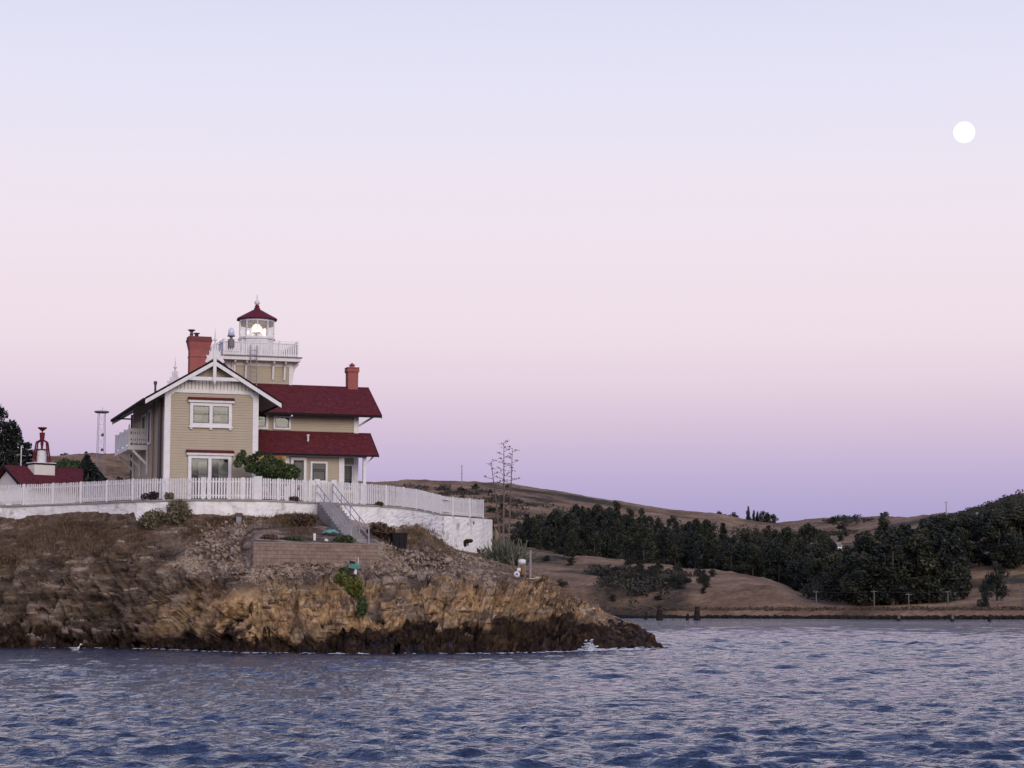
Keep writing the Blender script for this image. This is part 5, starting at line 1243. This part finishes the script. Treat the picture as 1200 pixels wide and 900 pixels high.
bush('trailing_plant', 'dark trailing clump on the rock under the yellow-green bush', 430, 722, .9, .95, M['leaf_garden'], 36, 1100, .07, 0)
bush('brown_bush', 'dead brown bush behind the right hand stair rail', 450, 634, 1.9, 1.2, M['leaf_brown'], 37, 1700, .09, .4)
bush('brown_bush', 'dead brown bush against the wall at the left edge of the stairs', 357, 618, 1.6, .9, M['leaf_brown'], 38, 1500, .09, .3)
bush('green_clump', 'low green clump at the foot of the stairs above the block wall', 404, 636, 1.2, .45, M['leaf_garden'], 39, 1200, .06, .35)
bush('green_clump', 'low green clump on the bench at the left of the white marker post', 345, 634, 1.6, .3, M['leaf_garden'], 40, 1100, .06, .35)
bush('green_clump', 'low dark clump at the left end of the earth bench', 318, 633, 1.2, .4, M['leaf_brown'], 41, 900, .06, .35)
# small plants on the ledge in front of the fence
def ledge_plant(px, w, h, m_, label, seed):
    p = poly_at(px, -.02, TZ + .06); t = thing('ledge_plant', label, 'plant', tuple(p)); rs = np.random.RandomState(seed)
    cl = [((rs.uniform(-w/2, w/2), rs.uniform(-.12, .12), h * rs.uniform(.25, .6)), (w*.16, .14, h*.34)) for _ in range(9)]; crown('foliage', rs, cl, 700, .07, m_, t)
    b = MB()
    for _ in range(5): x = rs.uniform(-w/2, w/2); b.tube((x, 0, -.05), (x, 0, h*.5), .02, .01, 4)
    b.build('stem', M['bark'], t)
M['leaf_purple'] = leafmat('purple_succulent_leaf', (.022, .012, .016), (.055, .030, .038), 3)
ledge_plant(178, 1.1, .58, M['leaf_purple'], 'dark purple plant growing on the wall ledge below the left corner of the house', 51)
ledge_plant(199, .5, .5, M['leaf_olive'], 'small grey-green plant on the wall ledge right of the purple plant', 52)
ledge_plant(345, .5, .34, M['leaf_brown'], 'small reddish brown plant on the ledge left of the gate', 53)
ledge_plant(444, .5, .26, M['leaf_brown'], 'small reddish brown plant on the ledge right of the stairs', 54)
# agave and its dead flower stalks
s_ = Vector((0, 0, surf(595, 142.6))); ag = thing('agave', 'large spiky grey-green agave clump at the right end of the white wall', 'plant', (xof(596, 142.6), 142.6, s_.z - .05))
rs = np.random.RandomState(61); b = MB()
for i in range(260):
    a = rs.uniform(0, 6.28); el = rs.uniform(.25, 1.5); L = rs.uniform(1.0, 2.0); c0 = Vector((rs.normal(-.1, .55), rs.normal(0, .4), -.05)); d = Vector((math.cos(a)*math.cos(el), math.sin(a)*math.cos(el), math.sin(el)))
    sdv = d.cross(Vector((0, 0, 1))).normalized(); up = sdv.cross(d); k = L / 4; P0 = c0
    pts = [c0, c0 + d*L*.35, c0 + d*L*.7 + Vector((0, 0, .02)), c0 + d*L - Vector((0, 0, .12*math.cos(el)))]; ws_ = [.06, .085, .06, .006]; vs = []
    for p, w in zip(pts, ws_): vs += [p - sdv*w + up*.03, p - up*.02, p + sdv*w + up*.03]
    b.add(vs, [(j*3+q, j*3+q+1, j*3+q+4, j*3+q+3) for j in range(3) for q in range(2)])
b.build('leaves', M['leaf_agave'], ag)
M['stalk'] = mat('dead_agave_stalk', (.10, .075, .065), .9, (.17, .13, .11), 3)
def stalk(px0, py0, px1, py1, Y, lo, hi, label, seed, br=0):
    p = at(px0, py0, Y); q = at(px1, py1, Y); t = thing('flower_stalk', label, 'plant', tuple(p)); d = q - p; rs = np.random.RandomState(seed); b = MB()
    b.path([Vector((0, 0, -.3)), d * .5 + Vector((.03, 0, 0)), d], [.085, .06, .018], 6); V = b
    for i in range(br):
        f = lo + (hi - lo) * i / (br - 1); a = i * 2.4 + rs.uniform(-.4, .4); L = .95 * (1 - .75 * (f - lo) / (hi - lo)) * rs.uniform(.75, 1.15); c = d * f
        e = c + Vector((math.cos(a)*L, math.sin(a)*L, L*.22)); V.tube(c, e, .018, .012, 4)
        for _ in range(7):
            g = e + Vector((rs.normal(0, .10), rs.normal(0, .1), rs.uniform(-.02, .07))); V.tube(g, g + Vector((rs.normal(0, .03), 0, .08)), .025, .012, 4)
    V.build('stem', M['stalk'], t)
stalk(589.5, 648, 590.5, 518.5, 143.2, .42, 1, 'tallest dead agave flower stalk, the middle of the three', 71, 22)
stalk(595, 648, 600.5, 525.5, 143.8, .42, 1, 'dead agave flower stalk on the right of the tallest one', 72, 18)
stalk(588, 648, 575.5, 541, 144.4, .62, 1, 'short leaning dead agave flower stalk on the left of the tallest one', 73, 9)

# ------------------------------------------------------------------ garden tree in front of the house
gt = thing('garden_tree', 'small spreading dark green tree behind the fence in front of the porch', 'tree', (xof(318, 125.6), 125.6, TZ)); rs = np.random.RandomState(81)
def gpt(px, py, dy=0): p = at(px, py, 125.6 + dy); return tuple(p - gt.location)
cl = []
for px, py, r, rz in [(282, 536, .36, .30), (279, 543, .30, .28), (290, 541, .42, .32), (297, 537, .34, .30), (300, 548, .50, .42), (293, 549, .4, .3), (309, 545, .55, .5), (316, 538, .45, .35), (318, 550, .62, .48), (326, 544, .45, .40), (329, 553, .5, .4), (308, 556, .55, .42), (322, 559, .6, .35), (335, 548, .36, .3), (338, 557, .4, .3), (343, 550, .36, .36), (346, 556, .30, .3), (304, 532, .26, .22), (349, 552, .22, .2), (285, 531, .22, .22), (313, 563, .7, .4), (328, 565, .6, .35)]:
    cl.append((gpt(px, py, rs.uniform(-.5, .5)), (r*.9, r, rz*.9)))
crown('crown', rs, cl, 6500, .085, M['leaf_garden'], gt, elong=1.3)
b = MB(); b.path([(0, 0, -.1), (.03, 0, .8), (0, 0, 1.5)], [.13, .1, .07], 7)
for c, r in cl[::2]: b.path([(0, 0, 1.1), ((c[0])*.5, c[1]*.5, 1.1 + (c[2] - 1.1)*.6), c], [.05, .035, .012], 5)
b.build('trunk', M['bark'], gt)

# ------------------------------------------------------------------ fog signal building at the left edge
fb0 = at(27, 571, 147); fo_ = Vector((fb0.x, fb0.y, TZ))
FT = R(40); FC, FS = math.cos(FT), math.sin(FT)
fb = thing('fog_signal_building', 'low cream building with a dark red roof and a red fog horn on top', 'building', tuple(fo_), FT)
def fl_(px, py, v):
    x, y, z = ray(px, py); k = (v + (-FS*fo_.x + FC*fo_.y)) / (-FS*x + FC*y); return ((k*x - fo_.x)*FC + (k*y - fo_.y)*FS, CAMZ + k*z - fo_.z)
ez = fl_(27, 571, 0)[1]; rzz = fl_(60, 547.5, 3.2)[1]; xr = fl_(97.5, 566, 0)[0]; xq = fl_(97.5, 549, 3.2)[0]
m = MB(); m.box(.35, .5, G, xr - .4, 6.0, ez - .05); m.prism([(.35, .5, ez - .05), (.35, 6.0, ez - .05), (.35, 3.2, rzz - .35)][::-1], (xr - .9, 0, 0)); m.build('wall', M['cream'], fb)
m = MB()
m.hexa([(0, 0, ez - .12), (xr, 0, ez - .12), (xq, 3.2, rzz - .12), (0, 3.2, rzz - .12)], [(0, 0, ez), (xr, 0, ez), (xq, 3.2, rzz), (0, 3.2, rzz)])
m.hexa([(0, 3.2, rzz - .12), (xq, 3.2, rzz - .12), (xr + 1, 6.4, ez - .12), (0, 6.4, ez - .12)], [(0, 3.2, rzz), (xq, 3.2, rzz), (xr + 1, 6.4, ez), (0, 6.4, ez)])
m.build('roof', M['roof'], fb)
m = MB(); slab_x(m, -.03, ez + .0, 3.2, rzz + .015, -.07, -.003, .2); slab_x(m, 3.2, rzz + .015, 6.43, ez, -.07, -.003, .2); m.build('barge_board', M['gutter'], fb)
# lower white annex in front of it, seen over the wall at the frame edge
ax = MB(); a0 = at(-40, 573, 138); a1 = at(34, 573, 139); 
anx = thing('white_shed', 'plain pale shed wall with white framed openings at the left frame edge behind the fence', 'shed', (a0.x, a0.y, TZ), math.atan2(a1.y - a0.y, a1.x - a0.x)); La = (a1 - a0).length; ha = a1.z - TZ
m = MB(); m.box(0, 0, G, La, 2.2, ha - .08); m.build('wall', M['cream'], anx); m = MB(); m.box(-.1, -.1, ha - .078, La + .1, 2.3, ha); m.build('roof', M['white'], anx)
for px_, w_ in ((20, .9), (2, .9)):
    xx = (at(px_, 580, 138.5).x - a0.x) ; m = MB(); m.box(xx - w_/2, -.06, .0, xx - w_/2 + .12, -.003, .95); m.box(xx + w_/2 - .12, -.06, .0, xx + w_/2, -.003, .95); m.box(xx - w_/2 + .122, -.06, .83, xx + w_/2 - .122, -.003, .95); wf = m.build('opening', M['white'], anx)
    m = MB(); m.box(xx - w_/2 + .122, -.03, .0, xx + w_/2 - .122, -.004, .828); m.build('opening_panel', M['grey_trim'], wf)
# cupola and horn
hx, hz = fl_(49, 551, 2.4); cw = (fl_(61, 548, 2.4)[0] - fl_(37, 548, 2.4)[0]) / 2; pyz = lambda py: fl_(49, py, 2.4)[1]
m = MB(); m.box(hx - cw, 1.95, pyz(557), hx + cw, 3.0, pyz(545)); cu = m.build('cupola', M['cream'], fb)
m = MB(); m.box(hx - cw - .05, 1.90, pyz(545) + .002, hx + cw + .05, 3.05, pyz(543.3)); m.build('cupola_roof', M['gutter'], cu); m = MB(); m.box(hx - cw - .08, 1.87, pyz(543.3) + .002, hx + cw + .08, 3.08, pyz(542.3)); m.build('cupola_deck', M['white'], cu)
horn = bpy.data.objects.new('fog_horn', None); COL.objects.link(horn); horn.parent = fb; horn.location = (hx, 2.47, pyz(542.3) + .003); horn.rotation_euler = (0, 0, -FT); PXM = F / 150.0
m = MB(); zt_ = (542 - 517) / PXM
for sx_ in (-1, 1):
    for sy_ in (-1, 1): m.path([(sx_*.56, sy_*.36, 0), (sx_*.40, sy_*.28, zt_*.8), (sx_*.36, sy_*.24, zt_*.97), (sx_*.12, sy_*.12, zt_*1.06)], [.065, .06, .06, .06], 6)
for s in (-1, 1): m.bar((-.36*1.0, s*.35, zt_*.62), (.36, s*.35, zt_*.62), .05, .06); m.bar((s*.4, -.36, zt_*.62), (s*.4, .36, zt_*.62), .05, .06)
m.bar((-.85, -.2, zt_*.60), (.0, -.2, zt_*.60), .05, .05)
m.build('horn_frame', M['red_dark'], horn)
m = MB(); m.lathe([(.34, .02), (.34, (542-528)/PXM), (.30, (542-527.5)/PXM)], (0, 0, 0), 14); m.build('air_tank', M['white'], horn)
m = MB(); z_ = lambda py: (542 - py) / PXM
m.lathe([(.07, z_(528)), (.09, z_(522)), (.12, z_(520)), (.12, z_(517)), (.16, z_(516)), (.16, z_(515)), (.20, z_(508)), (.21, z_(506.5)), (.05, z_(506.2)), (.05, z_(504.5)), (.10, z_(504.2)), (.34, z_(501)), (.35, z_(500.2)), (.05, z_(500))], (0, 0, 0), 16); m.build('trumpet', M['red_dark'], horn)
# white pole with cross arm behind the roof
up = thing('white_pole', 'thin white pole with a short cross arm behind the left red roof', 'pole', tuple(Vector((xof(27, 156), 156, TZ)))); zt = zof(522.5, 156) - TZ
m = MB(); m.tube((0, 0, 0), (0, 0, zt), .05, .04, 7); m.build('shaft', M['cream'], up); m = MB(); m.bar((-.40, .3, zt - .62), (.42, -.3, zt - .80), .035, .05); m.build('cross_arm', M['grey_post'], up)

# ------------------------------------------------------------------ trees beside and behind the fog building
def island_tree(name, label, px, Y, blobs, trunk_px, m_, seed, n, size, trunk=.22):
    t = thing(name, label, 'tree', (xof(trunk_px, Y), Y, TZ - .4)); rs = np.random.RandomState(seed); cl = []
    for bx0, by0, r, rz in blobs: p = at(bx0, by0, Y + rs.uniform(-1, 1)) - t.location; cl.append((tuple(p), (r, r, rz)))
    crown('crown', rs, cl, n, size, m_, t, elong=1.3); b = MB(); zm = max(c[0][2] for c in cl)
    b.path([(0, 0, -.2), (.1, 0, zm*.4), (0, 0, zm*.75)], [trunk, trunk*.75, trunk*.3], 7)
    for c, r in cl: b.path([(.05, 0, zm*.3), (c[0]*.5, c[1]*.5, (c[2] + zm*.35)/2), c], [trunk*.4, trunk*.25, .03], 5)
    b.build('trunk', M['bark'], t); return t
island_tree('cypress', 'dark wind-blown cypress cut by the left frame edge', 0, 164, [(-14, 480, 1.2, .8), (-2, 486, .75, .6), (-22, 495, 1.5, 1), (0, 505, .95, .8), (12, 503, .7, .75), (17, 510, .6, .7), (20, 518, .5, .6), (4, 518, 1.0, .8), (14, 526, .8, .6), (-10, 522, 1.2, .9), (26, 530, .5, .35), (32, 522, .35, .28), (36, 533, .55, .35), (8, 538, .9, .35), (-4, 545, 1.0, .4), (30, 543, .7, .35), (18, 548, 1.0, .4), (34, 549, .6, .4), (-16, 510, 1.2, .8), (25, 536, .4, .22), (11, 532, .6, .3)], -12, M['leaf_dark'], 91, 9000, .13, .3)
island_tree('round_tree', 'low rounded dark tree right behind the red-roofed building', 79, 167, [(70, 548, .7, .5), (78, 545, .8, .5), (86, 546, .7, .45), (92, 550, .5, .4), (76, 552, 1, .6), (88, 556, .8, .6)], 78, M['leaf_garden'], 92, 3000, .12)
island_tree('pointed_tree', 'dark pointed tree between the red roof and the house', 105, 166, [(102, 537, .25, .35), (101, 542, .4, .45), (104, 546, .5, .5), (106, 552, .65, .5), (100, 551, .5, .5), (110, 557, .7, .5), (103, 560, .9, .6), (117, 562, .55, .35), (112, 566, .9, .5)], 104, M['leaf_dark'], 93, 3600, .12)

# ------------------------------------------------------------------ steel lattice tower on the left hill
Yt = 985.0; bt = hill_z(120, Yt); tz = zof(483, Yt) - bt; lt = thing('lattice_tower', 'pale steel lattice tower with a round platform on the left hill', 'tower', (xof(120, Yt), Yt, bt - .3))
M['steel'] = mat('pale_steel', (.17, .165, .23), .6, (.14, .135, .19), 1); mt = F / Yt; m = MB(); hw0, hw1 = 5.0 / mt, 3.6 / mt
for sx_ in (-1, 1):
    for sy_ in (-1, 1): m.tube((sx_*hw0, sy_*hw0, 0), (sx_*hw1, sy_*hw1, tz), .11, .10, 5)
for i in range(8):
    f0, f1 = i / 8, (i + 1) / 8; w0, w1 = hw0 + (hw1 - hw0)*f0, hw0 + (hw1 - hw0)*f1
    for sy_ in (-1, 1):
        m.bar((-w0, sy_*w0, tz*f0), (w1, sy_*w1, tz*f1), .05, .05); m.bar((w0, sy_*w0, tz*f0), (-w1, sy_*w1, tz*f1), .05, .05); m.bar((-w1, sy_*w1, tz*f1), (w1, sy_*w1, tz*f1), .06, .06)
    for sx_ in (-1, 1): m.bar((sx_*w0, -w0, tz*f0), (sx_*w1, w1, tz*f1), .08, .08)
m.build('lattice_legs', M['steel'], lt)
m = MB(); m.lathe([(3.0, tz - .1), (3.6, tz + .3), (3.6, tz + .7), (3.2, tz + .8)], (0, 0, 0), 16); m.tube((.3, 0, tz + .7), (.3, 0, tz + 2.6), .09); m.build('platform', M['steel'], lt)
for zz_ in (.76, .60):
    m = MB(); m.lathe([(.7, -.25), (.75, 0), (.5, .25)], (0, 0, 0), 12); d_ = m.build('dish', M['dark_metal'], lt); d_.location = (1.0, -hw0 - .2, tz*zz_); d_.rotation_euler = (R(90), 0, 0)

# ------------------------------------------------------------------ far shore: poles, piles, masts, small buildings
M['far_white'] = mat('white_plaster', (.75, .74, .74), .7, (.66, .64, .64), 1)
def cottage(px, Y, w, h, label):
    z = hill_z(px, Y); t = thing('white_cottage', label, 'house', (xof(px, Y), Y, z - .8), .2); m = MB(); m.box(-w/2, -2, 0, w/2, 2, h + .8); m.prism([(-w/2, -2, h + .8), (-w/2, 2, h + .8), (-w/2, 0, h + 1.9)][::-1], (w, 0, 0)); m.build('wall', M['far_white'], t)
    m = MB(); slab_x(m, -2.3, h + .75, 0, h + 2.1, -w/2 - .2, w/2 + .2, .15); slab_x(m, 0, h + 2.1, 2.3, h + .75, -w/2 - .2, w/2 + .2, .15); m.build('roof', M['grey_post'], t)
    m = MB(); m.box(-.5, -2.05, 1.4, .5, -2.003, 2.4); m.build('window', M['sash'], t)
cottage(979, 860, 1.7, 1.1, 'tiny white house among the trees below the saddle of the right hill'); cottage(501, 1085, 1.9, 1.0, 'tiny white house on the hill above the picket fence')
def mast(px, Y, top, r, label, name, arms):
    z = hill_z(px, Y); t = thing(name, label, 'mast', (xof(px, Y), Y, z - .5)); h = zof(top, Y) - z + .5; m = MB(); m.tube((0, 0, 0), (0, 0, h), r, r*.7, 6); m.build('shaft', M['grey_post'], t)
    for f, w in arms: m = MB(); m.bar((-w, 0, h*f), (w, 0, h*f), .12, .14); m.build('cross_arm', M['grey_post'], t)
mast(541.5, 1190, 545, .34, 'lone thin pole on the skyline above the right end of the fence', 'radio_mast', [(.93, .9), (.55, .9)])
mast(1105.5, 860, 587.5, .26, 'thin pole poking out above the right hand wood', 'radio_mast', [(.97, .9)])
mast(1141, 800, 600, .32, 'pale tall pole among the trees on the far right hill, the left one', 'radio_mast', [(.95, .8)]); mast(1189, 860, 590, .34, 'pale tall pole on the far right hill near the frame edge', 'radio_mast', [(.95, .8)])
tops = []
for i, (px, t_, b_) in enumerate([(952.5, 692, 714), (1019.5, 691.5, 713), (1059.5, 695, 715), (1105, 692, 713), (1192, 690, 712)]):
    Y = float(np.interp(px, HPX, SHY)) + (13 if i != 2 else 5); z = hill_z(px, Y); t = thing('utility_pole', ['utility pole in front of the dark wood at the end of the bare spur', 'utility pole on the shore below the middle of the dark wood', 'shortest utility pole, standing nearest the water', 'utility pole at the right end of the shore wood', 'utility pole at the right frame edge on the brown bank'][i], 'utility pole', (xof(px, Y), Y, z - .4), 0, 'utility poles along the far shore')
    h = zof(t_, Y) - z + .4; m = MB(); m.tube((0, 0, 0), (0, 0, h), .17, .13, 6); m.build('shaft', M['worn_pile'], t); m = MB(); m.bar((-.8, 0, h - .35), (.8, 0, h - .35), .08, .08); m.build('cross_arm', M['grey_post'], t); tops.append(t.location + Vector((0, 0, h - .25)))
m = MB(); tl = [tops[0], tops[1], tops[3], tops[4]]
for k_ in (-.8, .8):
    for a, c in zip(tl[:-1], tl[1:]):
        for i in range(8):
            f0, f1 = i / 8, (i + 1) / 8; s0, s1 = a.lerp(c, f0), a.lerp(c, f1); s0.z -= 4*.35*f0*(1-f0); s1.z -= 4*.35*f1*(1-f1); m.tube(s0 + Vector((k_, 0, 0)), s1 + Vector((k_, 0, 0)), .014, n=4)
tag(m.build('overhead_wire', M['dark_metal']), 'thin overhead wires strung between the shore utility poles', 'wire')
def piles(px, bottom, top, n, label, seed):
    p = atz(px, bottom, 0); t = thing('piling_cluster', label, 'pilings', (p.x, p.y, 0)); rs = np.random.RandomState(seed); h = zof(top, p.y)
    for i in range(n):
        a = 6.28 * i / n; m = MB(); r = .5; m.tube((r*1.3*math.cos(a), r*1.3*math.sin(a), -2), (r*.45*math.cos(a), r*.45*math.sin(a), h * rs.uniform(.86, 1.0)), .30, .24, 8); m.build('pile', M['pile'], t)
    m = MB(); m.lathe([(.46, h*.66), (.50, h*.70), (.50, h*.74), (.44, h*.76)], (0, 0, 0), 12); m.build('binding', M['dark_metal'], t)
piles(773, 727, 708.5, 6, 'left one of two dark piling clusters standing in the water off the far shore', 1); piles(817, 727, 709.5, 6, 'right one of two dark piling clusters standing in the water off the far shore', 2)
for px, bt_, tp_, lb in [(757, 726.5, 717, 'single thin pile left of the left piling cluster'), (805.5, 727, 719, 'single stubby pile left of the right piling cluster'), (1053, 728, 718.5, 'pale weathered pile in the water, leftmost of three at the right'), (1116, 728.5, 718, 'pale weathered pile in the water, middle of three at the right'), (1159.5, 728.5, 720, 'dark small pile in the water, rightmost of three at the right')]:
    p = atz(px, bt_, 0); h = zof(tp_, p.y); t = thing('single_pile', lb, 'pile', (p.x, p.y, 0)); pale = px in (1053, 1116); m = MB(); m.tube((0, 0, -2), (.1, 0, h), .30, .24, 8); m.build('shaft', M['worn_pile'] if pale else M['pile'], t)
    m = MB(); m.lathe([(.32, -.2), (.36, .1), (.34, .5)], (0, 0, 0), 8); m.build('weed_band', M['pile'], t)

# ------------------------------------------------------------------ gull on the water, foam, moon
gp = atz(89, 762, .02); gl = thing('gull', 'white gull floating on the water at the left below the rock', 'bird', (gp.x, gp.y, .02), R(0))
b = MB()
def ellip(pts, n=10):
    vs = []; fs = []
    for x, z, ry, rz in pts:
        for i in range(n): a = 6.283*i/n; vs.append((x, ry*math.cos(a), z + rz*math.sin(a)))
    for k in range(len(pts) - 1):
        for i in range(n): j = (i+1) % n; fs.append((k*n+i, k*n+j, (k+1)*n+j, (k+1)*n+i))
    fs += [tuple(range(n))[::-1], tuple((len(pts)-1)*n+i for i in range(n))]; return vs, fs
# body, neck and head as one lofted surface from tail to bill
vs, fs = ellip([(-.36, .13, .01, .01), (-.30, .11, .05, .025), (-.18, .08, .10, .07), (0, .06, .12, .09), (.12, .09, .10, .09), (.18, .16, .065, .075), (.20, .24, .05, .06), (.22, .30, .055, .06), (.26, .315, .045, .045), (.30, .31, .02, .02)]); b.add(vs, fs); gb = b.build('body', M['white'], gl, smooth=True)
b = MB(); b.tube((.295, 0, .312), (.37, 0, .295), .018, .006, 6); b.build('bill', mat('yellow_bill', (.55, .35, .05), .5), gl)
for s in (-1, 1):
    b = MB(); vs, fs = ellip([(-.40, .14, .012, .012), (-.2, .12, .03, .05), (.05, .10, .03, .06), (.12, .10, .01, .02)]); b.add([(x, y + s*.095, z) for x, y, z in vs], fs); b.build('wing', M['grey_post'], gl, smooth=True)
    b = MB(); b.ball((.255, s*.042, .325), .01, n=6); b.build('eye', M['black_plastic'], gl)
def foam():
    rs = np.random.RandomState(5); rr = random.Random(5); b = MB()
    zone = [(690, 4, .25, 210, .07, .62), (722, 20, .3, 170, .045, .14), (655, 18, .3, 40, .035, .08), (580, 14, .3, 30, .03, .06), (410, 20, .3, 26, .03, .05), (300, 30, .35, 44, .03, .05), (215, 30, .35, 34, .03, .05), (540, 30, .3, 26, .03, .05), (640, 8, .3, 20, .03, .06), (120, 50, .4, 14, .03, .04), (745, 12, .3, 50, .04, .1)]
    def edge(px):       # outermost rock vertex near the water line in this direction
        j = int(np.argmin(np.abs(ROCKCOL - px))); c = ROCKPT[:, max(0, j-3):j+4].reshape(-1, 3); c = c[(c[:, 2] > -.15) & (c[:, 2] < .5)]
        return float(c[:, 1].min()) if len(c) else float(np.interp(px, RP, RS[:, 1, 0]))
    for px, sx_, sy_, n, r, hz in zone:
        for _ in range(n):
            q = rr.gauss(px, sx_); Y = edge(q) - .12 - abs(rr.gauss(0, sy_)); k = rr.random() ** 2
            b.ball((xof(q, Y), Y, hz * k * rr.random() + .05), r * rr.uniform(.35, 1.1), rr.uniform(1.0, 2.0) if k > .3 and hz > .2 else rr.uniform(2, 6), rr.uniform(1, 3), .5, 6)
    tag(b.build('foam', M['foam']), kind='stuff')
foam()
mo = at(1130, 155, 9000); m = MB(); m.ball((0, 0, 0), 12.8 / F * 9000, 1, 1, 1, 40); M['moon'] = emit('moonlight', (1, .99, .985), 1.15)
tag(m.build('moon', M['moon'], loc=tuple(mo), smooth=True), 'full white moon high in the sky at the right', 'moon')
